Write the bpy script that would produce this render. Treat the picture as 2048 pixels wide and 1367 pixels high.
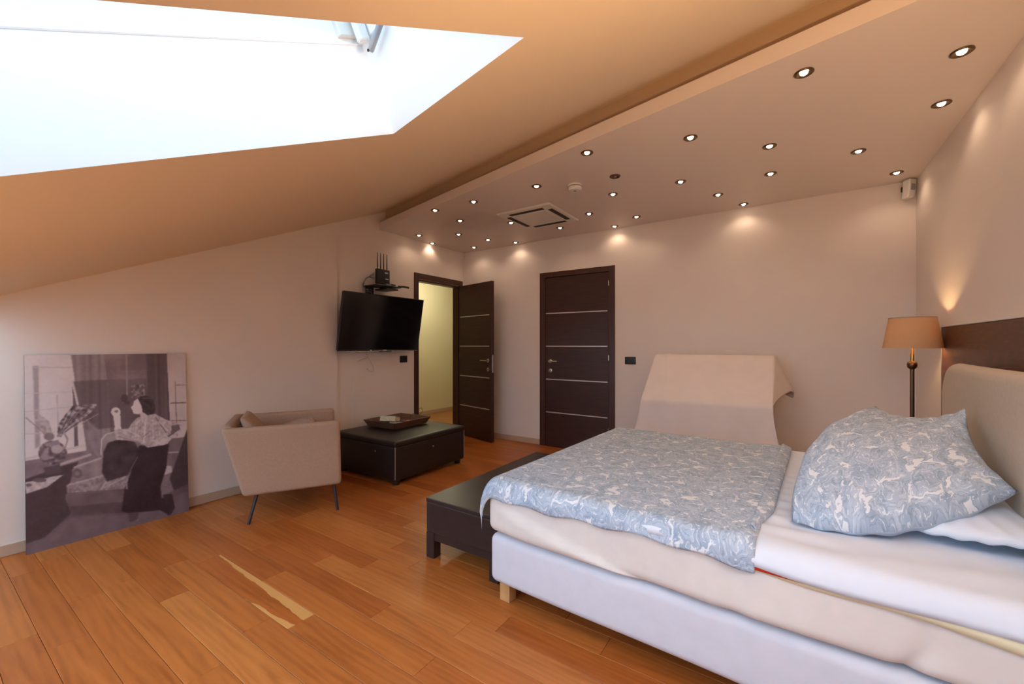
import bpy, bmesh, math, random
import numpy as np
from mathutils import Vector, Matrix

# ---------------------------------------------------------------- clear
for o in list(bpy.data.objects):
    bpy.data.objects.remove(o, do_unlink=True)
SC = bpy.context.scene
COL = SC.collection
PI = math.pi

# ---------------------------------------------------------------- camera
cam_d = bpy.data.cameras.new('camera')
cam = bpy.data.objects.new('camera', cam_d)
COL.objects.link(cam)
cam_d.sensor_width = 36.0
cam_d.lens = 36.0 * 835.0 / 2048.0
cam_d.shift_y = 7.0 / 2048.0
cam_d.clip_start = 0.05
cam.location = (3.909, -4.571, 1.25)
cam.rotation_euler = (PI / 2, 0, math.radians(33.895))
SC.camera = cam

# ---------------------------------------------------------------- world, light, exposure
wd = bpy.data.worlds.new('sky')
SC.world = wd
wd.use_nodes = True
bg = wd.node_tree.nodes['Background']
bg.inputs['Color'].default_value = (0.57, 0.79, 1.0, 1)
bg.inputs['Strength'].default_value = 5.0
SC.view_settings.view_transform = 'Standard'
SC.view_settings.look = 'None'
SC.view_settings.gamma = 1.0
SC.view_settings.use_curve_mapping = False
SC.view_settings.exposure = 1.12
SC.cycles.max_bounces = 6
SC.cycles.diffuse_bounces = 4
SC.cycles.glossy_bounces = 3
SC.cycles.caustics_reflective = False
SC.cycles.caustics_refractive = False
SC.cycles.sample_clamp_indirect = 6.0

SPOT_W = 0.9
LAMP_W = 6.5
ASSUMED_LAMP_W = 35.0  # power of the assumed floor lamp out of view
HALL_W = 7.0
FILL_W = 11.0

# ---------------------------------------------------------------- materials
def srgb(r, g, b):
    f = lambda c: (c / 255) / 12.92 if c / 255 <= 0.04045 else ((c / 255 + 0.055) / 1.055) ** 2.4
    return (f(r), f(g), f(b), 1)

class NT:
    """small helper around a node tree"""
    def __init__(self, name, rough=0.5, metal=0.0, spec=0.5):
        self.m = bpy.data.materials.new(name)
        self.m.use_nodes = True
        self.t = self.m.node_tree
        self.b = self.t.nodes['Principled BSDF']
        self.b.inputs['Roughness'].default_value = rough
        self.b.inputs['Metallic'].default_value = metal
        self.b.inputs['Specular IOR Level'].default_value = spec
    def n(self, typ, **kw):
        nd = self.t.nodes.new(typ)
        for k, v in kw.items():
            if k.startswith('_'):
                setattr(nd, k[1:], v)
            else:
                nd.inputs[k.replace('__', ' ')].default_value = v
        return nd
    def l(self, a, b):
        self.t.links.new(a, b)
    def math(self, op, a, b=None, c=None, clamp=False):
        nd = self.t.nodes.new('ShaderNodeMath')
        nd.operation = op
        nd.use_clamp = clamp
        for i, v in enumerate((a, b, c)):
            if v is None:
                continue
            if isinstance(v, (int, float)):
                nd.inputs[i].default_value = v
            else:
                self.l(v, nd.inputs[i])
        return nd.outputs[0]
    def mix(self, fac, a, b):
        nd = self.t.nodes.new('ShaderNodeMix')
        nd.data_type = 'RGBA'
        for s, v in ((nd.inputs[0], fac), (nd.inputs[6], a), (nd.inputs[7], b)):
            if isinstance(v, (int, float)):
                s.default_value = v
            elif isinstance(v, tuple):
                s.default_value = v
            else:
                self.l(v, s)
        return nd.outputs[2]
    def ramp(self, fac, stops):
        nd = self.t.nodes.new('ShaderNodeValToRGB')
        el = nd.color_ramp.elements
        while len(el) < len(stops):
            el.new(0.5)
        for e, (p, c) in zip(el, stops):
            e.position = p
            e.color = c if isinstance(c, tuple) else (c, c, c, 1)
        self.l(fac, nd.inputs[0])
        return nd.outputs[0]
    def coord(self, kind='Object', scale=(1, 1, 1), rot=(0, 0, 0)):
        tc = self.t.nodes.new('ShaderNodeTexCoord')
        mp = self.t.nodes.new('ShaderNodeMapping')
        mp.inputs['Scale'].default_value = scale
        mp.inputs['Rotation'].default_value = rot
        self.l(tc.outputs[kind], mp.inputs['Vector'])
        return mp.outputs[0]
    def noise(self, vec, scale, detail=3, rough=0.5, dist=0.0):
        nd = self.n('ShaderNodeTexNoise', Scale=scale, Detail=detail, Roughness=rough, Distortion=dist)
        if vec is not None:
            self.l(vec, nd.inputs['Vector'])
        return nd
    def color(self, c):
        if isinstance(c, tuple):
            self.b.inputs['Base Color'].default_value = c
        else:
            self.l(c, self.b.inputs['Base Color'])
    def bump(self, h, strength=0.1, dist=0.01):
        nd = self.n('ShaderNodeBump', Strength=strength, Distance=dist)
        self.l(h, nd.inputs['Height'])
        self.l(nd.outputs[0], self.b.inputs['Normal'])

M = {}
def plain(name, c, rough=0.5, metal=0.0, spec=0.5, var=0.0, vscale=8.0, bump=0.0, bscale=60.0):
    k = NT(name, rough, metal, spec)
    if var:
        v = k.coord()
        nz = k.noise(v, vscale, 4)
        f = k.ramp(nz.outputs['Fac'], [(0.3, (1 - var,) * 3 + (1,)), (0.7, (1 + var * 0.4,) * 3 + (1,))])
        mx = k.n('ShaderNodeMix', _data_type='RGBA', _blend_type='MULTIPLY')
        mx.inputs[0].default_value = 1.0
        mx.inputs[6].default_value = c
        k.l(f, mx.inputs[7])
        k.color(mx.outputs[2])
    else:
        k.color(c)
    if bump:
        v2 = k.coord()
        k.bump(k.noise(v2, bscale, 3).outputs['Fac'], bump, 0.01)
    M[name] = k.m
    return k

plain('wall_paint', srgb(233, 220, 211), 0.55, spec=0.3, var=0.03, vscale=1.2)
plain('slope_paint', srgb(246, 224, 194), 0.6, spec=0.25, var=0.02, vscale=1.0)
plain('reveal_paint', srgb(240, 243, 245), 0.5, spec=0.3)
plain('hall_paint', srgb(232, 224, 196), 0.6, var=0.03, vscale=1.5)
plain('recess_taupe', srgb(186, 158, 130), 0.6)  # even taupe, darker than the slope above
plain('baseboard_paint', srgb(196, 170, 148), 0.45, var=0.05, vscale=4)
plain('chrome', srgb(205, 200, 195), 0.25, 1.0)
plain('inlay_metal', srgb(214, 205, 198), 0.35, 0.6)
plain('black_plastic', srgb(26, 26, 29), 0.4, var=0.05, vscale=5)
plain('switch_plastic', srgb(36, 36, 40), 0.35)
plain('white_plastic', srgb(226, 222, 216), 0.4)
plain('grey_plastic', srgb(150, 156, 162), 0.35)
plain('slot_dark', srgb(52, 38, 32), 0.6)
plain('bench_wood', srgb(44, 33, 32), 0.38, var=0.25, vscale=14)
plain('leather', srgb(34, 27, 25), 0.42, var=0.15, vscale=9, bump=0.12, bscale=130)
plain('seam_thread', srgb(150, 138, 128), 0.6)
plain('chair_fabric', srgb(176, 147, 127), 0.9, spec=0.15, var=0.08, vscale=90, bump=0.25, bscale=420)
plain('cushion_fabric', srgb(176, 146, 128), 0.92, spec=0.1, var=0.1, vscale=60, bump=0.2, bscale=300)
plain('chair_leg_metal', srgb(58, 58, 66), 0.4, 0.5)
plain('bed_fabric', srgb(226, 218, 212), 0.88, spec=0.15, var=0.04, vscale=14)
plain('base_fabric', srgb(214, 214, 224), 0.9, spec=0.15, var=0.04, vscale=14)
plain('white_cotton', srgb(226, 232, 244), 0.85, spec=0.15, var=0.03, vscale=10)
plain('yellow_cotton', srgb(242, 236, 200), 0.85, spec=0.1)
plain('red_cotton', srgb(200, 56, 34), 0.85, spec=0.1)
plain('headboard_fabric', srgb(206, 190, 172), 0.9, spec=0.15, var=0.05, vscale=60, bump=0.15, bscale=350)
plain('sheet_cream', srgb(228, 214, 207), 0.88, spec=0.12, var=0.04, vscale=6, bump=0.1, bscale=50)
plain('leg_wood', srgb(206, 158, 104), 0.45, var=0.12, vscale=18)
plain('bronze', srgb(112, 88, 66), 0.3, 0.9)
plain('brass', srgb(190, 150, 84), 0.25, 1.0)
plain('paper', srgb(222, 212, 176), 0.8, var=0.1, vscale=30)
plain('paper_grey', srgb(176, 166, 150), 0.8, var=0.2, vscale=40)
plain('red_plastic', srgb(176, 84, 82), 0.45)
plain('cable_white', srgb(205, 188, 176), 0.5)
plain('cable_black', srgb(30, 28, 28), 0.5)
plain('sub_floor', srgb(70, 38, 18), 0.8)
plain('panel_back', srgb(70, 60, 62), 0.6)
plain('label_white', srgb(215, 215, 215), 0.5)

# dark stained door veneer with horizontal grain
def veneer(name, c1, c2, scale, rough, sx=(1, 1, 1)):
    k = NT(name, rough)
    v = k.coord(scale=sx)
    nz = k.noise(v, scale, 5, 0.6, 0.4)
    k.color(k.ramp(nz.outputs['Fac'], [(0.3, c1), (0.72, c2)]))
    M[name] = k.m
veneer('door_veneer', srgb(48, 26, 20), srgb(70, 40, 31), 3.0, 0.38, (1.2, 1.2, 26))
veneer('frame_veneer', srgb(58, 32, 25), srgb(78, 46, 36), 3.0, 0.4, (14, 14, 1.2))
veneer('walnut_panel', srgb(74, 42, 29), srgb(104, 62, 44), 3.0, 0.42, (2, 6, 22))
veneer('tray_wood', srgb(78, 52, 38), srgb(122, 88, 66), 10.0, 0.5, (6, 6, 40))

# oak plank: tone from the object's own colour, grain from noise along the board
def plank_mat(name, streak=False):
    k = NT(name, 0.3, spec=0.28)
    oi = k.n('ShaderNodeObjectInfo')
    tc = k.n('ShaderNodeTexCoord')
    off = k.n('ShaderNodeVectorMath', _operation='SCALE')
    cmb = k.n('ShaderNodeCombineXYZ')
    k.l(oi.outputs['Random'], cmb.inputs[0]); k.l(oi.outputs['Random'], cmb.inputs[1]); k.l(oi.outputs['Random'], cmb.inputs[2])
    k.l(cmb.outputs[0], off.inputs[0]); off.inputs['Scale'].default_value = 37.0
    add = k.n('ShaderNodeVectorMath', _operation='ADD')
    k.l(tc.outputs['Object'], add.inputs[0]); k.l(off.outputs[0], add.inputs[1])
    mp = k.n('ShaderNodeMapping'); mp.inputs['Scale'].default_value = (1.0, 9.0, 1.0)
    k.l(add.outputs[0], mp.inputs['Vector'])
    big = k.noise(mp.outputs[0], 1.6, 3, 0.5, 1.2)
    fine = k.noise(mp.outputs[0], 11.0, 6, 0.65, 0.6)
    rings = k.n('ShaderNodeTexWave', Scale=1.1, Distortion=9.0, Detail=2.0)
    rings.inputs['Detail Scale'].default_value = 1.2
    rings.bands_direction = 'Y'
    k.l(mp.outputs[0], rings.inputs['Vector'])
    g = k.math('ADD', k.math('MULTIPLY', big.outputs['Fac'], 0.62), k.math('ADD', k.math('MULTIPLY', fine.outputs['Fac'], 0.36), k.math('MULTIPLY', rings.outputs['Fac'], 0.12)))
    shade = k.ramp(g, [(0.36, (0.74, 0.68, 0.62, 1)), (0.55, (0.97, 0.96, 0.95, 1)), (0.74, (1.12, 1.14, 1.16, 1))])
    mx = k.n('ShaderNodeMix', _data_type='RGBA', _blend_type='MULTIPLY')
    mx.inputs[0].default_value = 1.0
    k.l(oi.outputs['Color'], mx.inputs[6]); k.l(shade, mx.inputs[7])
    out = mx.outputs[2]
    if streak:   # pale sapwood along both long edges of one board
        sep = k.n('ShaderNodeSeparateXYZ'); k.l(tc.outputs['Object'], sep.inputs[0])
        wob = k.noise(tc.outputs['Object'], 9.0, 3, 0.6)
        wobc = k.math('MULTIPLY', k.math('SUBTRACT', wob.outputs['Fac'], 0.5), 0.035)
        x = sep.outputs[0]; y = k.math('ADD', sep.outputs[1], wobc)
        # board spans x -0.495..0.495, y -0.062..0.062
        up_lim = k.math('MULTIPLY_ADD', x, -0.045, 0.030)
        up = k.math('MULTIPLY', k.math('GREATER_THAN', y, up_lim), 1.0)
        lo_lim = k.math('MULTIPLY_ADD', x, 0.075, -0.068)
        lo = k.math('LESS_THAN', y, lo_lim)
        fac = k.math('MAXIMUM', up, lo)
        out = k.mix(k.math('MULTIPLY', fac, 0.85), out, srgb(212, 156, 90))
    k.color(out)
    k.l(k.ramp(fine.outputs['Fac'], [(0.3, 0.30), (0.7, 0.42)]), k.b.inputs['Roughness'])
    M[name] = k.m
plank_mat('plank_oak')
plank_mat('plank_sapwood', True)
veneer('hall_floor_wood', srgb(150, 94, 48), srgb(196, 134, 78), 3.0, 0.3, (1, 9, 1))

# dropped ceiling paint with a faint darker patch
k = NT('soffit_paint', 0.42, spec=0.35)
v = k.coord()
nz = k.noise(v, 1.2, 3)
base = k.mix(nz.outputs['Fac'], srgb(224, 209, 201), srgb(231, 217, 209))
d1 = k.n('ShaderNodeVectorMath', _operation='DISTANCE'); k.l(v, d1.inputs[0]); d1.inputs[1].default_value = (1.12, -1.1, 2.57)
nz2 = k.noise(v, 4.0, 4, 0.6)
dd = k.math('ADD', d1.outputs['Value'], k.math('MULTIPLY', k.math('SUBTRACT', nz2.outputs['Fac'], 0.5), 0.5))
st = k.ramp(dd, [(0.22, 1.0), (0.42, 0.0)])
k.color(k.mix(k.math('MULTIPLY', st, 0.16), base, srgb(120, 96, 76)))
M['soffit_paint'] = k.m

# marbled paisley cotton
def paisley(name, scale):
    k = NT(name, 0.8, spec=0.2)
    v = k.coord('UV', scale=(scale,) * 3)
    w = k.noise(v, 1.5, 2, 0.5)
    sub = k.n('ShaderNodeVectorMath', _operation='SUBTRACT'); k.l(w.outputs['Color'], sub.inputs[0]); sub.inputs[1].default_value = (0.5, 0.5, 0.5)
    sc = k.n('ShaderNodeVectorMath', _operation='SCALE'); k.l(sub.outputs[0], sc.inputs[0]); sc.inputs['Scale'].default_value = 1.15
    ad = k.n('ShaderNodeVectorMath', _operation='ADD'); k.l(v, ad.inputs[0]); k.l(sc.outputs[0], ad.inputs[1])
    w2 = k.noise(ad.outputs[0], 5.5, 2, 0.5)
    sub2 = k.n('ShaderNodeVectorMath', _operation='SUBTRACT'); k.l(w2.outputs['Color'], sub2.inputs[0]); sub2.inputs[1].default_value = (0.5, 0.5, 0.5)
    sc2 = k.n('ShaderNodeVectorMath', _operation='SCALE'); k.l(sub2.outputs[0], sc2.inputs[0]); sc2.inputs['Scale'].default_value = 0.28
    ad2 = k.n('ShaderNodeVectorMath', _operation='ADD'); k.l(ad.outputs[0], ad2.inputs[0]); k.l(sc2.outputs[0], ad2.inputs[1])
    vo = k.n('ShaderNodeTexVoronoi', Scale=1.0); vo.voronoi_dimensions = '2D'; k.l(ad2.outputs[0], vo.inputs['Vector'])
    ve = k.n('ShaderNodeTexVoronoi', Scale=1.0); ve.voronoi_dimensions = '2D'; ve.feature = 'DISTANCE_TO_EDGE'; k.l(ad2.outputs[0], ve.inputs['Vector'])
    rings = k.math('ABSOLUTE', k.math('SINE', k.math('MULTIPLY', vo.outputs['Distance'], 17.0)))
    line = k.math('LESS_THAN', rings, 0.20)
    dots = k.noise(v, 7.0, 1)
    linem = k.math('MULTIPLY', line, k.math('GREATER_THAN', dots.outputs['Fac'], 0.47))
    patch = k.noise(ad2.outputs[0], 1.9, 1)
    edge = k.math('LESS_THAN', ve.outputs['Distance'], k.math('MULTIPLY', k.math('SUBTRACT', patch.outputs['Fac'], 0.50), 0.52))
    tone = k.noise(ad2.outputs[0], 2.2, 3)
    base = k.ramp(tone.outputs['Fac'], [(0.34, srgb(158, 175, 196)), (0.5, srgb(176, 191, 210)), (0.66, srgb(190, 203, 218))])
    base = k.mix(k.math('MULTIPLY', k.math('LESS_THAN', k.math('ABSOLUTE', k.math('COSINE', k.math('MULTIPLY', vo.outputs['Distance'], 17.0))), 0.2), 0.45), base, srgb(122, 141, 162))
    c = k.mix(k.math('MULTIPLY', linem, 0.9), base, srgb(222, 228, 234))
    c = k.mix(k.math('MULTIPLY', edge, 0.92), c, srgb(232, 235, 240))
    k.color(c)
    M[name] = k.m
paisley('paisley_duvet', 10.0)
paisley('paisley_pillow', 9.0)

# lamp shade: cloth that lets light through
k = NT('shade_cloth', 0.9, spec=0.1)
v = k.coord(); nz = k.noise(v, 220, 3)
k.color(k.mix(nz.outputs['Fac'], srgb(196, 160, 122), srgb(214, 180, 142)))
tr = k.n('ShaderNodeBsdfTranslucent'); tr.inputs['Color'].default_value = srgb(222, 182, 136)
mx = k.n('ShaderNodeMixShader'); mx.inputs[0].default_value = 0.13
k.l(k.b.outputs[0], mx.inputs[1]); k.l(tr.outputs[0], mx.inputs[2])
k.l(mx.outputs[0], k.t.nodes['Material Output'].inputs['Surface'])
M['shade_cloth'] = k.m

def emis(name, c, s):
    k = NT(name, 0.5); k.color((0.8, 0.8, 0.8, 1))
    k.b.inputs['Emission Color'].default_value = c
    k.b.inputs['Emission Strength'].default_value = s
    M[name] = k.m
emis('bulb_glow', (1.0, 0.80, 0.56, 1), 14.0)
emis('lamp_glow', (1.0, 0.66, 0.30, 1), 6.0)
emis('hall_glow', (1.0, 0.90, 0.55, 1), 4.0)
plain('bulb_off', srgb(120, 100, 84), 0.3)

# thin window glass, and tinted glass added to dim the sky in the big roof window
for gname, gcol in (('window_glass', (0.97, 0.99, 1.0, 1)), ('tinted_glass', (0.62, 0.62, 0.62, 1))):
    k = NT(gname, 0.02)
    tp = k.n('ShaderNodeBsdfTransparent'); tp.inputs['Color'].default_value = gcol
    gl = k.n('ShaderNodeBsdfGlossy'); gl.inputs['Roughness'].default_value = 0.02
    mx = k.n('ShaderNodeMixShader'); mx.inputs[0].default_value = 0.05
    k.l(tp.outputs[0], mx.inputs[1]); k.l(gl.outputs[0], mx.inputs[2])
    k.l(mx.outputs[0], k.t.nodes['Material Output'].inputs['Surface'])
    M[gname] = k.m

k = NT('tv_screen_glass', 0.12, spec=0.5); k.color(srgb(10, 9, 12)); M['tv_screen_glass'] = k.m

# photo print: colours baked per vertex, semi gloss
k = NT('photo_print', 0.28, spec=0.4)
at = k.n('ShaderNodeVertexColor'); at.layer_name = 'print'
k.color(at.outputs['Color']); M['photo_print'] = k.m

# ---------------------------------------------------------------- geometry helpers
class MB:
    def __init__(self):
        self.v = []; self.f = []
    def add(self, vs, fs):
        o = len(self.v)
        self.v += [tuple(p) for p in vs]
        self.f += [tuple(i + o for i in f) for f in fs]
        return self
    def box(self, lo, hi, mat=None):
        x0, y0, z0 = lo; x1, y1, z1 = hi
        vs = [(x0, y0, z0), (x1, y0, z0), (x1, y1, z0), (x0, y1, z0), (x0, y0, z1), (x1, y0, z1), (x1, y1, z1), (x0, y1, z1)]
        if mat is not None:
            vs = [tuple(mat @ Vector(p)) for p in vs]
        return self.add(vs, [(3, 2, 1, 0), (4, 5, 6, 7), (0, 1, 5, 4), (1, 2, 6, 5), (2, 3, 7, 6), (3, 0, 4, 7)])
    def bbox(self, lo, hi, r=0.004, seg=2, mat=None):
        """bevelled box"""
        bm = bmesh.new()
        vs = [bm.verts.new(p) for p in [(lo[0], lo[1], lo[2]), (hi[0], lo[1], lo[2]), (hi[0], hi[1], lo[2]), (lo[0], hi[1], lo[2]), (lo[0], lo[1], hi[2]), (hi[0], lo[1], hi[2]), (hi[0], hi[1], hi[2]), (lo[0], hi[1], hi[2])]]
        for f in [(3, 2, 1, 0), (4, 5, 6, 7), (0, 1, 5, 4), (1, 2, 6, 5), (2, 3, 7, 6), (3, 0, 4, 7)]:
            bm.faces.new([vs[i] for i in f])
        bmesh.ops.bevel(bm, geom=bm.edges[:], offset=r, segments=seg, affect='EDGES', profile=0.5)
        bm.verts.index_update()
        pts = [v.co.copy() for v in bm.verts]
        if mat is not None:
            pts = [mat @ p for p in pts]
        self.add([tuple(p) for p in pts], [tuple(v.index for v in f.verts) for f in bm.faces])
        bm.free()
        return self
    def prism(self, poly, z0, z1, mat=None):
        n = len(poly)
        vs = [(x, y, z0) for x, y in poly] + [(x, y, z1) for x, y in poly]
        if mat is not None:
            vs = [tuple(mat @ Vector(p)) for p in vs]
        fs = [tuple(range(n - 1, -1, -1)), tuple(range(n, 2 * n))] + [(i, (i + 1) % n, n + (i + 1) % n, n + i) for i in range(n)]
        return self.add(vs, fs)
    def lathe(self, prof, seg=24, mat=None, closed=False):
        vs = []; fs = []
        for r, z in prof:
            for i in range(seg):
                a = 2 * PI * i / seg
                vs.append((r * math.cos(a), r * math.sin(a), z))
        n = len(prof)
        for j in range(n if closed else n - 1):
            j2 = (j + 1) % n
            for i in range(seg):
                i2 = (i + 1) % seg
                fs.append((j * seg + i, j * seg + i2, j2 * seg + i2, j2 * seg + i))
        if not closed:
            if prof[0][0] > 1e-5: fs.append(tuple(range(seg - 1, -1, -1)))
            if prof[-1][0] > 1e-5: fs.append(tuple((n - 1) * seg + i for i in range(seg)))
        if mat is not None:
            vs = [tuple(mat @ Vector(p)) for p in vs]
        return self.add(vs, fs)
    def tube(self, pts, r, seg=8, caps=True):
        pts = [Vector(p) for p in pts]
        rs = r if isinstance(r, (list, tuple)) else [r] * len(pts)
        vs = []; fs = []
        prev = None
        for i, p in enumerate(pts):
            t = (pts[min(i + 1, len(pts) - 1)] - pts[max(i - 1, 0)]).normalized()
            if prev is None:
                a = Vector((0, 0, 1)) if abs(t.z) < 0.9 else Vector((1, 0, 0))
                u = t.cross(a).normalized()
            else:
                u = (prev - t * prev.dot(t)).normalized()
            prev = u
            w = t.cross(u)
            for k_ in range(seg):
                an = 2 * PI * k_ / seg
                vs.append(p + (u * math.cos(an) + w * math.sin(an)) * rs[i])
        for i in range(len(pts) - 1):
            for k_ in range(seg):
                k2 = (k_ + 1) % seg
                fs.append((i * seg + k_, i * seg + k2, (i + 1) * seg + k2, (i + 1) * seg + k_))
        if caps:
            fs.append(tuple(range(seg - 1, -1, -1))); fs.append(tuple((len(pts) - 1) * seg + i for i in range(seg)))
        return self.add(vs, fs)
    def rbox(self, lo, hi, r, n=(8, 8, 4), fn=None, mat=None, rs=5):
        """rounded box with subdivided faces; fn displaces each point"""
        ax = []
        for a in range(3):
            e = [r * (1 - math.cos(PI / 2 * i / rs)) for i in range(rs)]
            L = [lo[a] + q for q in e] + [lo[a] + r + (hi[a] - lo[a] - 2 * r) * i / n[a] for i in range(n[a] + 1)] + [hi[a] - q for q in reversed(e)]
            ax.append(L)
        idx = {}; vs = []; fs = []
        def V(i, j, k_):
            key = (i, j, k_)
            if key not in idx:
                p = Vector((ax[0][i], ax[1][j], ax[2][k_]))
                q = Vector([min(max(p[a], lo[a] + r), hi[a] - r) for a in range(3)])
                d = p - q
                if d.length > 1e-9:
                    p = q + d.normalized() * r
                if fn is not None:
                    p = Vector(fn(p))
                if mat is not None:
                    p = mat @ p
                idx[key] = len(vs); vs.append(tuple(p))
            return idx[key]
        N = [len(a) - 1 for a in ax]
        for i in range(N[0]):
            for j in range(N[1]):
                fs.append((V(i, j, 0), V(i, j + 1, 0), V(i + 1, j + 1, 0), V(i + 1, j, 0)))
                fs.append((V(i, j, N[2]), V(i + 1, j, N[2]), V(i + 1, j + 1, N[2]), V(i, j + 1, N[2])))
        for i in range(N[0]):
            for k_ in range(N[2]):
                fs.append((V(i, 0, k_), V(i + 1, 0, k_), V(i + 1, 0, k_ + 1), V(i, 0, k_ + 1)))
                fs.append((V(i, N[1], k_), V(i, N[1], k_ + 1), V(i + 1, N[1], k_ + 1), V(i + 1, N[1], k_)))
        for j in range(N[1]):
            for k_ in range(N[2]):
                fs.append((V(0, j, k_), V(0, j, k_ + 1), V(0, j + 1, k_ + 1), V(0, j + 1, k_)))
                fs.append((V(N[0], j, k_), V(N[0], j + 1, k_), V(N[0], j + 1, k_ + 1), V(N[0], j, k_ + 1)))
        return self.add(vs, fs)
    def build(self, name, mat, parent=None, smooth=False, auto=None):
        me = bpy.data.meshes.new(name)
        me.from_pydata(self.v, [], self.f)
        me.update()
        return link(name, me, mat, parent, smooth, auto)

def link(name, me, mat, parent=None, smooth=False, auto=None):
    if mat is not None and not me.materials:
        me.materials.append(M[mat] if isinstance(mat, str) else mat)
    if smooth:
        me.polygons.foreach_set('use_smooth', [True] * len(me.polygons))
        if auto:
            me.set_sharp_from_angle(angle=math.radians(auto))
    o = bpy.data.objects.new(name, me)
    COL.objects.link(o)
    if parent is not None:
        o.parent = parent
    return o

def empty(name, loc=(0, 0, 0), rz=0.0):
    o = bpy.data.objects.new(name, None)
    COL.objects.link(o)
    o.empty_display_size = 0.1
    o.location = loc
    o.rotation_euler = (0, 0, rz)
    return o

def tag(o, label, cat, group=None):
    o['label'] = label; o['category'] = cat
    if group:
        o['group'] = group
    return o
def struct(o, label=None):
    o['kind'] = 'structure'
    if label:
        o['label'] = label
    return o

def surf(name, fn, nu, nv, mat, parent=None, thick=0.0, uvs=None):
    """grid surface fn(s,t) with a UV map in metres-ish units"""
    vs = []; fs = []; uv = []
    for j in range(nv + 1):
        for i in range(nu + 1):
            s, t = i / nu, j / nv
            vs.append(tuple(fn(s, t)))
            uv.append(uvs(s, t) if uvs else (s, t))
    for j in range(nv):
        for i in range(nu):
            a = j * (nu + 1) + i
            fs.append((a, a + 1, a + nu + 2, a + nu + 1))
    me = bpy.data.meshes.new(name)
    me.from_pydata(vs, [], fs)
    ul = me.uv_layers.new(name='UVMap')
    for lp in me.loops:
        ul.data[lp.index].uv = uv[lp.vertex_index]
    me.update()
    o = link(name, me, mat, parent, True)
    if thick:
        md = o.modifiers.new('thickness', 'SOLIDIFY')
        md.thickness = abs(thick); md.offset = -1 if thick > 0 else 1
    return o

_pn = [[random.Random(7 + a).uniform(-1, 1) for _ in range(4096)] for a in range(2)]
def vnoise(x, y, s=0):
    """smooth value noise -1..1"""
    xi, yi = math.floor(x), math.floor(y)
    fx, fy = x - xi, y - yi
    fx = fx * fx * (3 - 2 * fx); fy = fy * fy * (3 - 2 * fy)
    h = lambda a, b: _pn[0][(a * 73 + b * 179 + s * 311) % 4096]
    return (h(xi, yi) * (1 - fx) + h(xi + 1, yi) * fx) * (1 - fy) + (h(xi, yi + 1) * (1 - fx) + h(xi + 1, yi + 1) * fx) * fy
def sstep(a, b, x):
    t = min(max((x - a) / (b - a), 0.0), 1.0)
    return t * t * (3 - 2 * t)

# ================================================================ ROOM SHELL
W = 4.728          # inner length of the wall with the closed door
HC = 2.57          # dropped ceiling height
YK0, YK1 = -5.66, -6.66   # low eave wall, at x=0 and x=W
SN = Vector((0.085, 0.403, -0.911)).normalized()     # sloping ceiling, normal into the room
SD = SN.dot(Vector((0.0, -4.208, 1.544)))
def slope_z(x, y):
    return (SN.x * x + SN.y * y - SD) / -SN.z
CD = Vector((0.9782, -0.2077, 0.0)).normalized()      # contour direction of the slope
CD = (CD - SN * CD.dot(SN)).normalized()
GU = SN.cross(CD).normalized()
if GU.z < 0: GU = -GU                                  # up the slope
UP = -SN                                               # out through the roof

def cut_above_slope(mb, name, mat, lift=0.05):
    """build, then trim everything above the sloping ceiling"""
    me = bpy.data.meshes.new(name)
    me.from_pydata(mb.v, [], mb.f)
    bm = bmesh.new(); bm.from_mesh(me)
    co = Vector((0.0, -4.208, 1.544)) + UP * lift
    r = bmesh.ops.bisect_plane(bm, geom=bm.verts[:] + bm.edges[:] + bm.faces[:], plane_co=co, plane_no=UP, clear_outer=True)
    ed = [e for e in r['geom_cut'] if isinstance(e, bmesh.types.BMEdge)]
    if ed:
        bmesh.ops.holes_fill(bm, edges=ed)
    bm.to_mesh(me); bm.free(); me.update()
    return struct(link(name, me, mat))

# floor slab and planks
fl = MB().prism([(-0.02, 0.2), (-0.02, YK0 - 0.02), (W + 0.02, YK1 - 0.02), (W + 0.02, 0.2)], -0.12, -0.012).build('floor', 'sub_floor')
struct(fl, 'orange oak plank floor')
rnd = random.Random(11)
PW = 0.124
tones = [srgb(178, 103, 47), srgb(173, 97, 43), srgb(168, 93, 41), srgb(182, 107, 50), srgb(163, 89, 39), srgb(187, 114, 56), srgb(175, 101, 47), srgb(154, 82, 37)]
tw = [6, 6, 5, 4, 2, 2, 5, 0]
plank_cache = {}
def plank(x0, x1, y0, y1, tone, mat='plank_oak'):
    key = (round(x1 - x0, 3), round(y1 - y0, 3), mat)
    if key not in plank_cache:
        lx, ly = (x1 - x0) / 2 - 0.0007, (y1 - y0) / 2 - 0.0007
        b = 0.0012
        mb = MB()
        vs = [(-lx, -ly, -0.012), (lx, -ly, -0.012), (lx, ly, -0.012), (-lx, ly, -0.012),
              (-lx, -ly, -b), (lx, -ly, -b), (lx, ly, -b), (-lx, ly, -b),
              (-lx + b, -ly + b, 0), (lx - b, -ly + b, 0), (lx - b, ly - b, 0), (-lx + b, ly - b, 0)]
        mb.add(vs, [(0, 1, 5, 4), (1, 2, 6, 5), (2, 3, 7, 6), (3, 0, 4, 7), (4, 5, 9, 8), (5, 6, 10, 9), (6, 7, 11, 10), (7, 4, 8, 11), (8, 9, 10, 11)])
        me = bpy.data.meshes.new('plank'); me.from_pydata(mb.v, [], mb.f); me.materials.append(M[mat]); plank_cache[key] = me
    o = bpy.data.objects.new('plank', plank_cache[key])
    COL.objects.link(o); o.parent = fl
    o.location = ((x0 + x1) / 2, (y0 + y1) / 2, 0)
    o.color = tone
    return o
y = -3.470
while y < -PW: y += PW
rows = []
yy = 0.0
top = y
rows.append((top, 0.0))
yy = top
while yy > -6.62:
    rows.append((yy - PW, yy)); yy -= PW
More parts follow.
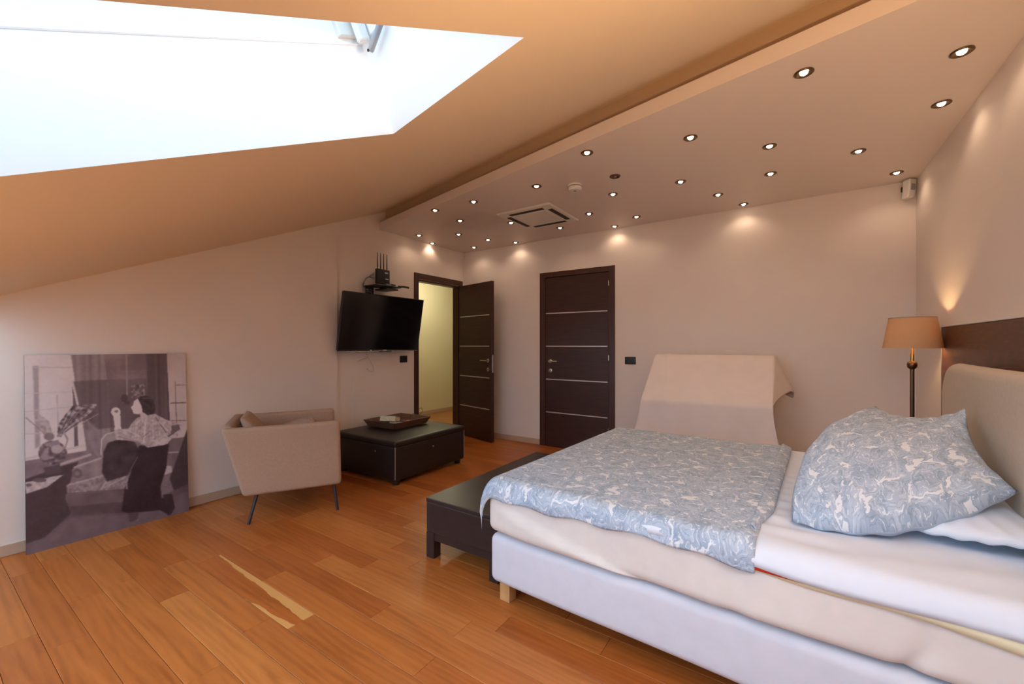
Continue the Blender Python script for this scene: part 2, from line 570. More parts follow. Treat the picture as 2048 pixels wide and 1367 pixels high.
special = {0: (1.07, 2.06)}
fixed_ends = {  # y of the row centre -> known board ends seen in the photograph
    -3.532: [0.10, 1.07, 2.06, 3.15, 4.25], -3.904: [0.0, 0.97, 2.05, 3.1, 4.2], -4.028: [0.3, 1.0, 2.15, 3.2, 4.3], -3.16: [0.55, 1.63, 2.70, 3.75],
    -3.284: [0.2, 1.17, 2.3, 3.4, 4.5], -3.036: [0.85, 1.9, 2.83, 3.95], -4.276: [0.15, 1.19, 2.3, 3.4], -3.78: [0.45, 1.35, 2.5, 3.6]}
for (ya, yb) in rows:
    yc = (ya + yb) / 2
    lo_x = 0.0
    ends = None
    for kk, e in fixed_ends.items():
        if abs(kk - yc) < 0.03:
            ends = [q for q in e if q > 0.05]
    if ends is None:
        L = rnd.choice([1.05, 1.1, 1.15])
        x = rnd.uniform(0.2, 1.05); ends = []
        while x < W - 0.15:
            ends.append(x); x += rnd.choice([0.95, 1.05, 1.15, 1.2])
    ends = [0.0] + ends + [W]
    yk = lambda x: YK0 + (YK1 - YK0) * x / W
    for a, b in zip(ends[:-1], ends[1:]):
        if ya < yk(b) - PW and ya < yk(a) - PW: continue
        t = rnd.choices(tones, tw)[0]
        is_s = abs(yc + 3.532) < 0.03 and abs(a - 1.07) < 0.01
        plank(a, b, ya, yb, srgb(172, 94, 40) if is_s else t, 'plank_sapwood' if is_s else 'plank_oak')

# left wall (photo print, tv and open door)
DY0, DY1, DZ = -0.880, -0.092, 2.085
mb = MB()
mb.box((-0.10, YK0 - 0.3, -0.12), (0.030, -2.014, 3.4))
mb.box((-0.10, -2.014, -0.12), (0.0, DY0, 3.4))
mb.box((-0.10, DY0, DZ), (0.0, DY1, 3.4))
mb.box((-0.10, DY1, -0.12), (0.0, 0.0, 3.4))
wl = cut_above_slope(mb, 'wall_left', 'wall_paint')
MB().bbox((-0.002, -1.800, 0.02), (0.004, -1.02, 1.09), 0.001, 1).build('patch_panel', 'wall_paint', wl)
# back wall with the closed door
mb = MB()
BX0, BX1 = 1.318, 2.196
mb.box((-0.10, 0.0, -0.12), (BX0, 0.12, 3.4))
mb.box((BX0, 0.0, DZ + 0.03), (BX1, 0.12, 3.4))
mb.box((BX1, 0.0, -0.12), (W + 0.12, 0.12, 3.4))
mb.box((BX0 - .05, 0.12, -0.12), (BX1 + .05, 0.20, 2.4))
struct(mb.build('wall_back', 'wall_paint'))
# right wall behind the bed head
mb = MB().box((W, YK1 - 0.4, -0.12), (W + 0.12, 0.0, 3.4))
cut_above_slope(mb, 'wall_right', 'wall_paint')
# low eave wall behind the camera
mb = MB().prism([(-0.1, YK0 + 0.1 * (YK0 - YK1) / W), (-0.1, YK0 - 0.3), (W + 0.12, YK1 - 0.3), (W + 0.12, YK1 - 0.12 * (YK0 - YK1) / W)], -0.12, 1.2)
cut_above_slope(mb, 'wall_front', 'wall_paint')

# sloping ceiling with roof window openings: in-plane coordinates (a along the contour, b up the slope)
P1 = Vector((2.516, -3.391, slope_z(2.516, -3.391)))
def SP(a, b, h=0.0):
    return P1 + CD * a + GU * b + UP * h
WIN = [(0.0, 0.765, -1.38, 0.0)]
A0, A1, B0, B1 = -3.6, 3.2, -3.0, 2.8
def slope_ceiling(wins):
    xs = sorted(set([A0, A1] + [w[0] for w in wins] + [w[1] for w in wins]))
    ys = sorted(set([B0, B1] + [w[2] for w in wins] + [w[3] for w in wins]))
    mb = MB()
    for i in range(len(xs) - 1):
        for j in range(len(ys) - 1):
            ca, cb = (xs[i] + xs[i + 1]) / 2, (ys[j] + ys[j + 1]) / 2
            if any(w[0] < ca < w[1] and w[2] < cb < w[3] for w in wins):
                continue
            mb.add([SP(xs[i], ys[j]), SP(xs[i + 1], ys[j]), SP(xs[i + 1], ys[j + 1]), SP(xs[i], ys[j + 1])], [(0, 1, 2, 3)])
    me = bpy.data.meshes.new('ceiling'); me.from_pydata(mb.v, [], mb.f)
    bm = bmesh.new(); bm.from_mesh(me)
    bmesh.ops.remove_doubles(bm, verts=bm.verts[:], dist=1e-4)
    for co, no in (((-0.1, 0, 0), (-1, 0, 0)), ((W + 0.12, 0, 0), (1, 0, 0)), ((0, 0.12, 0), (0, 1, 0)), ((0, 0, 0.60), (0, 0, -1))):
        bmesh.ops.bisect_plane(bm, geom=bm.verts[:] + bm.edges[:] + bm.faces[:], plane_co=co, plane_no=no, clear_outer=True)
    bmesh.ops.recalc_face_normals(bm, faces=bm.faces[:])
    bm.to_mesh(me); bm.free(); me.update()
    return struct(link('ceiling', me, 'slope_paint'))

def roof_window(n, w, label, hardware=True, glass='window_glass'):
    root = empty('window_%d' % n, SP((w[0] + w[1]) / 2, (w[2] + w[3]) / 2))
    struct(root, label)
    inv = Matrix.Translation(-Vector(root.location))
    a0, a1, b0, b1 = w
    def Q(mb, a_, b_, c_, d_): mb.add([inv @ q for q in (a_, b_, c_, d_)], [(0, 1, 2, 3)])
    D1, D2 = 0.33, 0.45
    mb = MB()
    Q(mb, SP(a0, b0), SP(a0, b1), SP(a0, b1, D1), SP(a0, b0, D1))
    Q(mb, SP(a0, b1), SP(a1, b1), SP(a1, b1, D1), SP(a0, b1, D1))
    Q(mb, SP(a1, b1), SP(a1, b0), SP(a1, b0, D1), SP(a1, b1, D1))
    Q(mb, SP(a1, b0), SP(a0, b0), SP(a0, b0, D1), SP(a1, b0, D1))
    mb.build('reveal', 'reveal_paint', root)
    T = Matrix(((CD.x, GU.x, UP.x, 0), (CD.y, GU.y, UP.y, 0), (CD.z, GU.z, UP.z, 0), (0, 0, 0, 1)))
    T = inv @ Matrix.Translation(P1) @ T
    fr = MB(); t = 0.03
    for lo, hi in (((a0 - 0.04, b0 - 0.04, D1), (a0 + 0.006, b1 + 0.04, D2)), ((a1 - 0.006, b0 - 0.04, D1), (a1 + 0.04, b1 + 0.04, D2)),
                   ((a0, b0 - 0.04, D1), (a1, b0 + 0.006, D2)), ((a0, b1 - 0.006, D1), (a1, b1 + 0.04, D2))):
        fr.bbox(lo, hi, 0.003, 1, T)
    fr.build('frame', 'reveal_paint', root)
    sa = MB(); e = 0.055
    for lo, hi in (((a0 - 0.02, b0 - 0.02, D2), (a0 + e, b1 + 0.02, D2 + 0.045)), ((a1 - e, b0 - 0.02, D2), (a1 + 0.02, b1 + 0.02, D2 + 0.045)),
                   ((a0 + e, b0 - 0.02, D2), (a1 - e, b0 + e, D2 + 0.045)), ((a0 + e, b1 - e, D2), (a1 - e, b1 + 0.02, D2 + 0.045))):
        sa.bbox(lo, hi, 0.004, 1, T)
    s = sa.build('sash', 'reveal_paint', root)
    MB().box((a0 + e - .005, b0 + e - .005, D2 + 0.018), (a1 - e + .005, b1 - e + .005, D2 + 0.026), T).build('pane', glass, s)
    if hardware:
        hb = MB().bbox((a0 + 0.004, b1 - 0.10, D1 + 0.02), (a0 + 0.03, b1 - 0.012, D1 + 0.10), 0.004, 2, T)
        hb.build('hinge', 'white_plastic', root)
        h2 = MB().bbox((a0 + 0.05, b1 - 0.055, D1 - 0.02), (a0 + 0.085, b1 - 0.012, D1 + 0.12), 0.008, 2, T)
        h2.build('pivot_bracket', 'white_plastic', root)
        arm = MB()
        A_ = T @ Vector((a0 + 0.205, b1 - 0.025, D1 + 0.05)); B_ = T @ Vector((a0 + 0.20, b1 - 0.028, D1 - 0.012)); C_ = T @ Vector((a0 + 0.085, b1 - 0.03, D1 - 0.055))
        arm.tube([A_, B_, C_], [0.010, 0.012, 0.011], 8)
        arm.build('stay_arm', 'grey_plastic', root, True, 50)
        MB().lathe([(0, 0), (0.005, 0), (0.005, 0.004), (0, 0.004)], 8, Matrix.Translation(C_ - (T.to_3x3() @ Vector((0, 0.010, 0))) ) @ T.to_3x3().to_4x4() @ Matrix.Rotation(PI / 2, 4, 'X')).build('screw', 'black_plastic', root)
    # sampling portal in the opening: only steers where daylight is looked for
    ld = bpy.data.lights.new('sky_portal', 'AREA'); ld.shape = 'RECTANGLE'
    ld.size = a1 - a0; ld.size_y = b1 - b0
    ld.cycles.is_portal = True
    lo = bpy.data.objects.new('sky_portal', ld); COL.objects.link(lo)
    mm = Matrix(((CD.x, GU.x, UP.x, 0), (CD.y, GU.y, UP.y, 0), (CD.z, GU.z, UP.z, 0), (0, 0, 0, 1)))
    # an area light shines along its local -Z, which here is into the room
    if mm.to_3x3().determinant() < 0:
        mm = Matrix(((-CD.x, GU.x, UP.x, 0), (-CD.y, GU.y, UP.y, 0), (-CD.z, GU.z, UP.z, 0), (0, 0, 0, 1)))
    lo.matrix_world = Matrix.Translation(SP((a0 + a1) / 2, (b0 + b1) / 2, D2 + 0.06)) @ mm
    return root

WIN.append((-2.15, -1.35, -2.90, -1.62))  # unseen roof window, added to bring in fill daylight
WIN.append((1.40, 2.04, -1.25, -0.15))  # also unseen, added to throw daylight on the head of the bed
WIN.append((-0.75, 0.45, -2.90, -1.56))
WIN.append((0.75, 1.95, -2.90, -1.56))  # this low pair is unseen too, added for extra daylight
slope_ceiling(WIN)
roof_window(1, WIN[0], 'white roof window shaft in the sloping ceiling', True, 'tinted_glass')
roof_window(2, WIN[1], 'unseen white roof window added for daylight, low in the slope by the left wall', False)
roof_window(3, WIN[2], 'unseen white roof window added for daylight on the bed, in the slope by the bed wall', False)
roof_window(5, WIN[3], 'unseen white roof window added for daylight, low in the slope below the first one', False)
roof_window(4, WIN[4], 'unseen white roof window added for daylight, low in the slope near the bed wall', False)

# dropped ceiling with its light edge band and the set-back face above it
FY0 = -1.462
FS = -0.2123
ft = 0.082
cd2 = Vector((1, FS, 0)).normalized()
mb = MB().prism([(-0.08, FY0 - 0.08 * FS), (W + 0.1, FY0 + FS * (W + 0.1)), (W + 0.1, 0.1), (-0.08, 0.1)], HC, HC + ft)
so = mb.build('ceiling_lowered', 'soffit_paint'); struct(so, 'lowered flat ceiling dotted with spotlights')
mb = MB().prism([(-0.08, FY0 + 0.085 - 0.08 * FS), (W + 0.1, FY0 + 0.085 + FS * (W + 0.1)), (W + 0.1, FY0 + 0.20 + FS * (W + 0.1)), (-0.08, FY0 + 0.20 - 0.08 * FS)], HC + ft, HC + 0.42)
mb.build('set_back_edge', 'recess_taupe', so)

# baseboards
MB().bbox((0.0, -2.014, 0.001), (0.012, DY0 - 0.075, 0.07), 0.002, 1).build('baseboard_left', 'baseboard_paint')
MB().bbox((0.030, YK0 + 0.01, 0.001), (0.043, -2.014, 0.07), 0.002, 1).build('baseboard_side', 'baseboard_paint')
MB().bbox((0.0, -0.013, 0.001), (BX0 - 0.055, 0.0, 0.07), 0.002, 1).build('baseboard_back', 'baseboard_paint')
MB().bbox((BX1 + 0.05, -0.013, 0.001), (W, 0.0, 0.07), 0.002, 1).build('baseboard_corner', 'baseboard_paint')
MB().bbox((W - 0.013, YK1 + 0.05, 0.001), (W, -0.013, 0.07), 0.002, 1).build('baseboard_right', 'baseboard_paint')
for o in list(COL.objects):
    if o.name.startswith('baseboard'): struct(o)

# hall behind the open door
hx = -1.585
struct(MB().box((hx - 0.1, -2.6, -0.12), (hx, 3.0, 2.6)).build('wall_hall', 'hall_paint'))
struct(MB().box((hx, 2.9, -0.12), (-0.10, 3.0, 2.6)).build('wall_hall_end', 'hall_paint'))
struct(MB().box((hx, -2.7, -0.12), (-0.10, -2.6, 2.6)).build('wall_hall_rear', 'hall_paint'))
struct(MB().box((-0.16, 0.12, -0.12), (-0.10, 2.9, 2.6)).build('wall_hall_side', 'hall_paint'))
struct(MB().box((hx - 0.1, -2.7, 2.42), (-0.10, 3.0, 2.5)).build('ceiling_hall', 'hall_paint'))
struct(MB().box((hx - 0.1, -2.7, -0.12), (-0.02, 3.0, -0.0005)).build('floor_hall', 'hall_floor_wood'))
struct(MB().bbox((hx, -2.6, 0.0), (hx + 0.013, 2.9, 0.07), 0.002, 1).build('baseboard_hall', 'baseboard_paint'))
hl = empty('assumed_hall_light', (-0.85, 0.55, 2.42))  # fitting is out of view, assumed from the yellow light in the hall
tag(hl, 'assumed unseen round glowing ceiling light in the yellow hall', 'ceiling light')
MB().lathe([(0.16, 0), (0.16, -0.015), (0.15, -0.02), (0, -0.02)], 24).build('mount', 'white_plastic', hl, True, 40)
MB().lathe([(0.145, -0.02), (0.13, -0.05), (0.07, -0.075), (0, -0.08)], 24).build('diffuser', 'hall_glow', hl, True)
ld = bpy.data.lights.new('hall_lamp', 'POINT'); ld.energy = HALL_W; ld.color = (1.0, 0.93, 0.68); ld.shadow_soft_size = 0.12
lo = bpy.data.objects.new('hall_lamp', ld); COL.objects.link(lo); lo.location = (0, 0, -0.2); lo.parent = hl

# ================================================================ DOORS
def handle(parent, mat, side=1):
    """lever on a round rose with a key rose below; local: x along the leaf, -y out of the face"""
    h = MB().lathe([(0, 0), (0.026, 0), (0.026, 0.008), (0.010, 0.010), (0.010, 0.045), (0, 0.045)], 20, mat @ Matrix.Rotation(PI / 2, 4, 'X'))
    h.tube([mat @ Vector((0, -0.042, 0)), mat @ Vector((side * 0.03, -0.046, 0)), mat @ Vector((side * 0.115, -0.046, 0))], [0.009, 0.009, 0.008], 10)
    o = h.build('handle', 'chrome', parent, True, 40)
    kr = mat @ Matrix.Translation((0, 0, -0.115)) @ Matrix.Rotation(PI / 2, 4, 'X')
    q = MB().lathe([(0, 0), (0.025, 0), (0.025, 0.007), (0.012, 0.009), (0, 0.009)], 20, kr).build('key_rose', 'chrome', parent, True, 40)
    MB().box((-0.004, -0.012, 0.009), (0.004, 0.006, 0.0105), kr).build('keyhole', 'black_plastic', q)
    return o

STRIPS = [1.647, 1.241, 0.831, 0.423]
# closed door in the back wall
d1 = empty('door_1', (1.755, 0, 0)); struct(d1, 'closed dark wood door with four thin metal inlays')
ox = 1.755
fr = MB()
for lo, hi in (((1.267, -0.014, 0.0), (1.342, 0.0, 2.157)), ((2.171, -0.014, 0.0), (2.243, 0.0, 2.157)), ((1.342, -0.014, 2.095), (2.171, 0.0, 2.157))):
    fr.bbox((lo[0] - ox, lo[1], lo[2]), (hi[0] - ox, hi[1], hi[2]), 0.002, 1)
for lo, hi in (((1.318, 0.0, 0.0), (1.340, 0.11, 2.115)), ((2.173, 0.0, 0.0), (2.196, 0.11, 2.115)), ((1.340, 0.0, 2.097), (2.173, 0.11, 2.115))):
    fr.box((lo[0] - ox, lo[1], lo[2]), (hi[0] - ox, hi[1], hi[2]))
fr.build('frame', 'frame_veneer', d1)
lf = MB().bbox((1.3445 - ox, -0.004, 0.006), (2.1685 - ox, 0.04, 2.092), 0.002, 1).build('leaf', 'door_veneer', d1)
for z in STRIPS:
    MB().bbox((1.352 - ox, -0.0065, z - 0.006), (2.155 - ox, 0.0, z + 0.006), 0.0008, 1).build('inlay', 'inlay_metal', lf)
handle(lf, Matrix.Translation((1.418 - ox, -0.004, 1.055)), 1)
for z in (1.93, 1.08, 0.25):
    MB().lathe([(0, 0), (0.007, 0), (0.007, 0.06), (0, 0.06)], 10, Matrix.Translation((2.170 - ox, -0.012, z))).build('hinge', 'chrome', d1, True, 40)
MB().bbox((1.336 - ox, -0.017, 0.50), (1.345 - ox, -0.013, 0.525), 0.001, 1).build('strike', 'chrome', d1)

# open door to the hall
d2 = empty('door_2', (0, -0.486, 0)); struct(d2, 'dark wood door standing open to the yellow hall')
oy = -0.486
fr = MB()
for lo, hi in (((0.0, -0.942, 0.0), (0.014, -0.872, 2.160)), ((0.0, -0.100, 0.0), (0.014, -0.030, 2.160)), ((0.0, -0.872, 2.090), (0.014, -0.100, 2.160))):
    fr.bbox((lo[0], lo[1] - oy, lo[2]), (hi[0], hi[1] - oy, hi[2]), 0.002, 1)
for lo, hi in (((-0.10, DY0, 0.0), (0.0, DY0 + 0.022, DZ)), ((-0.10, DY1 - 0.022, 0.0), (0.0, DY1, DZ)), ((-0.10, DY0 + 0.022, DZ - 0.022), (0.0, DY1 - 0.022, DZ))):
    fr.box((lo[0], lo[1] - oy, lo[2]), (hi[0], hi[1] - oy, hi[2]))
fr.build('frame', 'frame_veneer', d2)
ang = math.atan2(-0.277 + 0.105, 0.707 - 0.018)
LM = Matrix.Translation((0.020, -0.108 - oy, 0)) @ Matrix.Rotation(ang, 4, 'Z')
LW = 0.712
lf = MB().bbox((0.0, 0.0, 0.008), (LW, 0.042, 2.080), 0.002, 1, LM).build('leaf', 'door_veneer', d2)
for z in STRIPS:
    MB().bbox((0.012, -0.0025, z - 0.006), (LW - 0.045, 0.002, z + 0.006), 0.0008, 1, LM).build('inlay', 'inlay_metal', lf)
handle(lf, LM @ Matrix.Translation((LW - 0.062, 0, 1.055)), -1)
MB().bbox((LW - 0.001, 0.010, 0.90), (LW + 0.003, 0.032, 1.13), 0.001, 1, LM).build('lock_plate', 'chrome', lf)
for z in (1.93, 1.08, 0.25):
    MB().lathe([(0, 0), (0.007, 0), (0.007, 0.06), (0, 0.06)], 10, Matrix.Translation((0.020, -0.100 - oy, z))).build('hinge', 'chrome', d2, True, 40)

# switch plates
def switch(name, loc, rz, label, w=0.122):
    r = empty(name, loc, rz); tag(r, label, 'light switch', 'black switch plates')
    MB().bbox((-w / 2, -0.010, -0.041), (w / 2, -0.0005, 0.041), 0.006, 2).build('plate', 'switch_plastic', r, True, 40)
    for i in range(3):
        x = (i - 1) * w * 0.28
        MB().bbox((x - w * 0.125, -0.0125, -0.024), (x + w * 0.125, -0.008, 0.024), 0.001, 1).build('rocker', 'black_plastic', r)
switch('light_switch', (2.419, 0, 1.084), 0, 'wide black switch plate to the right of the closed door')
switch('light_switch', (0, -1.112, 1.086), PI / 2, 'black switch plate under the tv beside the open door', 0.116)

# ================================================================ BED
BR = math.radians(-2.6)
BL_, BW_ = 1.85, 1.60
bed = empty('bed', (2.674, -2.950, 0), BR)
tag(bed, 'double box-spring bed with cream mattress, pale base and headboard', 'bed')
def base_fn(p):
    q = Vector(p)
    if q.y < 0.25:
        q.y -= 0.004 * math.sin(q.x * 5.1) * (1 - q.y / 0.25)
    return q
MB().rbox((0.006, 0.006, 0.103), (BL_, BW_ - 0.006, 0.338), 0.038, (30, 16, 4), base_fn).build('box_base', 'base_fabric', bed, True)
def mat_fn(p):
    q = Vector(p)
    # cover fabric sags and bulges along the near side
    w = max(0.0, 1 - q.y / 0.2)
    if w > 0:
        zz = (q.z - 0.352) / 0.24
        crease = 0.50 * (1 - (q.x - 0.12) / 0.62)         # falling fold line from the foot
        if 0.0 < q.x < 0.95:
            q.y -= w * 0.022 * sstep(0.012, -0.012, (zz - crease) * 0.24) * sstep(0.0, 0.22, q.x) * sstep(0.95, 0.72, q.x)
        q.y -= w * 0.016 * sstep(0.7, 1.0, q.x) * (1 - zz) * (0.7 + 0.5 * math.sin(q.x * 7))
        q.y -= w * 0.010 * vnoise(q.x * 9, q.z * 4, 3) * sstep(0.75, 1.1, q.x)
        fold = math.exp(-((q.x - 1.49 - 0.05 * math.sin(zz * 4)) / 0.022) ** 2)
        q.y += w * 0.020 * fold * (1 - zz)
        fold2 = math.exp(-((q.x - 1.07) / 0.03) ** 2)
        q.y += w * 0.010 * fold2
    return q
MB().rbox((-0.002, -0.002, 0.350), (BL_, BW_ + 0.002, 0.592), 0.042, (90, 20, 10), mat_fn).build('mattress', 'bed_fabric', bed, True)
for x in (0.035, BL_ - 0.10):
    for yq in (0.055, BW_ - 0.115):
        MB().bbox((x, yq, 0.0), (x + 0.058, yq + 0.058, 0.112), 0.002, 1).build('leg', 'leg_wood', bed)
# upholstered headboard with a softly arched top
def hb_fn(p):
    q = Vector(p)
    e = abs(q.y - (BW_ + 0.09) / 2) / ((BW_ + 0.21) / 2)
    drop = 0.20 * max(0.0, (e - 0.66) / 0.34) ** 2.8
    t = (q.z - 0.12) / 1.04
    q.z -= drop * max(0.0, t) ** 2
    q.x -= 0.035 * (1 - e * e) * max(0.0, t)
    return q
MB().rbox((BL_ + 0.006, -0.06, 0.12), (BL_ + 0.086, BW_ + 0.15, 1.160), 0.044, (3, 40, 26), hb_fn).build('headboard', 'headboard_fabric', bed, True)

BM = Matrix.Translation((2.674, -2.950, 0)) @ Matrix.Rotation(BR, 4, 'Z')
TOPZ = 0.592
def drape(u, v, zoff, r=0.045):
    """bed-local point on the bedding: distances past the mattress edge fold down over it"""
    du = 0.0; z = TOPZ + zoff
    x, yv = u, v
    if v < r:                       # near side
        s = r - v
        if s < r * PI / 2:
            a = s / r
            yv = r - math.sin(a) * (r + zoff); z -= (1 - math.cos(a)) * (r + zoff)
        else:
            yv = -zoff - 0.004; z -= (r + zoff) + (s - r * PI / 2)
    if v > BW_ - r:
        s = v - (BW_ - r)
        if s < r * PI / 2:
            a = s / r
            yv = BW_ - r + math.sin(a) * (r + zoff); z -= (1 - math.cos(a)) * (r + zoff)
        else:
            yv = BW_ + zoff + 0.004; z -= (r + zoff) + (s - r * PI / 2)
    if u < r:
        s = r - u
        if s < r * PI / 2:
            a = s / r
            x = r - math.sin(a) * (r + zoff); z -= (1 - math.cos(a)) * (r + zoff)
        else:
            x = -zoff - 0.004; z -= (r + zoff) + (s - r * PI / 2)
    return Vector((x, yv, z))

# white sheet across the head half
def sheet_fn(s, t):
    u = 0.70 + s * (BL_ - 0.012 - 0.70)
    hem = -0.030 - 0.030 * sstep(0.3, 1.0, s) + 0.012 * math.sin(s * 9)
    v = hem + t * (BW_ + 0.08 - hem)
    z = 0.007 + 0.004 * vnoise(u * 3, v * 14, 5) + 0.003 * vnoise(u * 12, v * 4, 6)
    z += 0.010 * sstep(0.55, 0.1, t) * abs(vnoise(u * 2.2 + v * 3, v * 11, 2))
    z += 0.006 * sstep(1.50, 1.18, u) * sstep(0.75, 0.5, t) * (0.5 + 0.5 * math.sin(v * 62 + 3 * u + 1.5 * vnoise(v * 5, u * 4, 9)))
    z += 0.005 * (0.5 + 0.5 * math.sin((v - 0.35 * u) * 40 + 2 * vnoise(u * 3, v * 3, 8))) * sstep(0.0, 0.12, t) * sstep(0.5, 0.2, t)
    return BM @ drape(u, v, z)
o = surf('bed_sheet', sheet_fn, 90, 90, 'white_cotton', None, 0.004)
tag(o, 'white sheet spread over the head half of the bed', 'sheet')
# thin pale yellow underlay peeking out below the sheet hem
def under_fn(s, t):
    u = 1.00 + s * (BL_ - 0.02 - 1.00)
    hem = -0.030 - 0.030 * sstep(0.3, 1.0, (u - 0.70) / 1.17) - 0.012 - 0.014 * math.sin(s * 5.0) ** 2
    v = hem + t * 0.25
    return BM @ drape(u, v, 0.004)
o = surf('mattress_underlay', under_fn, 60, 12, 'yellow_cotton', None, 0.003)
tag(o, 'pale yellow underlay edge peeking out below the white sheet', 'underlay')
def red_fn(s, t):
    u = 1.09 + s * 0.21
    hem = -0.046 - 0.003 * s
    v = hem + t * (0.026 - 0.016 * s)
    return BM @ drape(u, v, 0.0095)
o = surf('red_blanket_edge', red_fn, 24, 4, 'red_cotton', None, 0.004)
tag(o, 'red blanket edge sticking out beside the duvet corner', 'blanket')

# patterned duvet folded over the foot half
DU = 1.155
def duvet_fn(s, t):
    u = -0.060 + s * (DU + 0.060)
    near = -0.045 - 0.010 * math.sin(s * 6.0) + 0.006 * math.sin(s * 31) - 0.012 * sstep(0.55, 1.0, s)
    near -= 0.075 * sstep(0.10, 0.0, s)
    v = near + t * (BW_ + 0.09 - near)
    zz = 0.024 + 0.008 * vnoise(u * 4.2, v * 4.6, 1) + 0.004 * vnoise(u * 11, v * 12, 2) + 0.0015 * vnoise(u * 38, v * 40, 3)
    zz += 0.010 * sstep(0.80, 0.97, s)
    edge = sstep(0.0, 0.035, s) * sstep(1.0, 0.975, s) * sstep(0, 0.03, t)
    zz = 0.012 + (zz - 0.012) * (0.35 + 0.65 * edge)
    zz += 0.006 * math.exp(-((t - 0.02) / 0.02) ** 2) * math.sin(s * 24)
    p = drape(u, v, zz)
    p.x -= 0.020 * (1 - t) * sstep(0.8, 1.0, s)
    return BM @ p
o = surf('duvet', duvet_fn, 150, 190, 'paisley_duvet', None, 0.011, lambda s, t: (s * DU, t * 1.68))
tag(o, 'blue-grey paisley duvet folded over the foot half of the bed', 'duvet')
duv = o
# under layer of the fold showing along the duvet edge
def fold_fn(s, t):
    v = 0.10 + t * (BW_ - 0.06)
    out = 0.060 * sstep(0.0, 0.16, t) * (0.75 + 0.35 * vnoise(t * 4, 2, 4))
    ang_ = s * PI
    rx = 0.012 + out
    rx *= sstep(1.0, 0.92, t)
    x = DU - 0.045 + math.sin(ang_) * rx
    z = TOPZ + 0.022 - math.cos(ang_) * 0.013 * (0.3 + 0.7 * sstep(1.0, 0.92, t)) + 0.002 * vnoise(t * 30, s * 3, 2)
    return BM @ Vector((x, v, z))
f2 = surf('fold', fold_fn, 14, 90, 'paisley_duvet', duv, 0.004, lambda s, t: (s * 0.16 + 0.3, t * 1.6))

# big patterned pillow: corner patch with a belly
def pillow(name, A, B, C, D, belly, under, mat, label, wr, bow=((0, 0, 0),) * 4, nn=60, group=None, skew=0.0, power=0.42):
    A, B, C, D = map(Vector, (A, B, C, D))
    bow = [Vector(b) for b in bow]                       # edge bows for AB, BC, CD, DA
    nrm = ((C - A).cross(D - B)).normalized()
    if nrm.z < 0: nrm = -nrm
    if nrm.y > 0 and abs(nrm.z) < 0.2: nrm = -nrm
    def mid(s, t):
        p = A.lerp(D, s).lerp(B.lerp(C, s), t)
        p += bow[0] * (4 * t * (1 - t)) * (1 - s) ** 2 + bow[2] * (4 * t * (1 - t)) * s ** 2
        p += bow[3] * (4 * s * (1 - s)) * (1 - t) ** 2 + bow[1] * (4 * s * (1 - s)) * t ** 2
        return p
    vs = []; fs = []; uv = []
    N = nn
    def prof(s, t):
        e = max(0.0, min(s, 1 - s, t, 1 - t)) * 2
        a = (16 * s * (1 - s) * t * (1 - t)) ** power
        return a * (1 - skew * t)
    idx = {}
    for side in (1, -1):
        for j in range(N + 1):
            for i in range(N + 1):
                border = i in (0, N) or j in (0, N)
                if side == -1 and border:
                    idx[(side, i, j)] = idx[(1, i, j)]; continue
                s, t = i / N, j / N
                h = prof(s, t)
                edgew = math.exp(-min(s, 1 - s, t, 1 - t) / 0.10)
                ruck = wr * (vnoise(s * 7, t * 7, 1) * 0.6 + vnoise(s * 16 + t * 5, t * 15, 2) * 0.4 * (0.3 + edgew) + math.sin((s + t * 0.6) * 38 + 3 * vnoise(s * 6, t * 6, 7)) * 0.45 * edgew)
                p = mid(s, t) + nrm * (side * h * (belly if side == 1 else under) + ruck * (0.35 + h))
                idx[(side, i, j)] = len(vs); vs.append(tuple(p)); uv.append((s * 0.8 + (3 if side < 0 else 0), t * 0.8))
    for side in (1, -1):
        for j in range(N):
            for i in range(N):
                q = (idx[(side, i, j)], idx[(side, i + 1, j)], idx[(side, i + 1, j + 1)], idx[(side, i, j + 1)])
                fs.append(q if side == 1 else q[::-1])
    me = bpy.data.meshes.new(name); me.from_pydata(vs, [], fs)
    ul = me.uv_layers.new(name='UVMap')
    for lp in me.loops: ul.data[lp.index].uv = uv[lp.vertex_index]
    me.update()
    o = link(name, me, mat, None, True)
    return tag(o, label, 'pillow', group)
pillow('pillow', (3.905, -2.765, 0.622), (4.240, -1.93, 0.960), (4.495, -2.13, 0.997), (4.515, -2.54, 0.782), 0.135, 0.09,
       'paisley_pillow', 'large blue-grey paisley pillow propped at the head of the bed', 0.022,
       ((-0.085, -0.03, 0.05), (0.0, 0.0, -0.055), (-0.03, 0.0, -0.03), (-0.02, -0.085, -0.055)), skew=0.66, power=0.46)
pillow('pillow', (4.17, -2.66, 0.640), (4.20, -1.98, 0.665), (4.56, -1.98, 0.68), (4.55, -2.71, 0.665), 0.060, 0.035,
       'white_cotton', 'white pillow lying under the paisley pillow', 0.012, ((-.02, 0, 0), (0, 0.02, 0), (0.0, 0, 0), (0, -0.02, 0)), 40)

# walnut panel on the wall behind the bed
wp = empty('wall_panel', (W, -2.05, 0)); tag(wp, 'dark walnut panel on the wall behind the headboard', 'wall panel')
MB().bbox((-0.030, -1.25, 0.35), (-0.001, 1.22, 1.365), 0.003, 1).build('board', 'walnut_panel', wp)
MB().bbox((-0.034, -1.25, 1.365), (-0.001, 1.22, 1.376), 0.002, 1).build('top_ledge', 'white_plastic', wp)
MB().bbox((-0.031, 1.22, 0.35), (-0.001, 1.226, 1.376), 0.001, 1).build('edge_band', 'grey_plastic', wp)

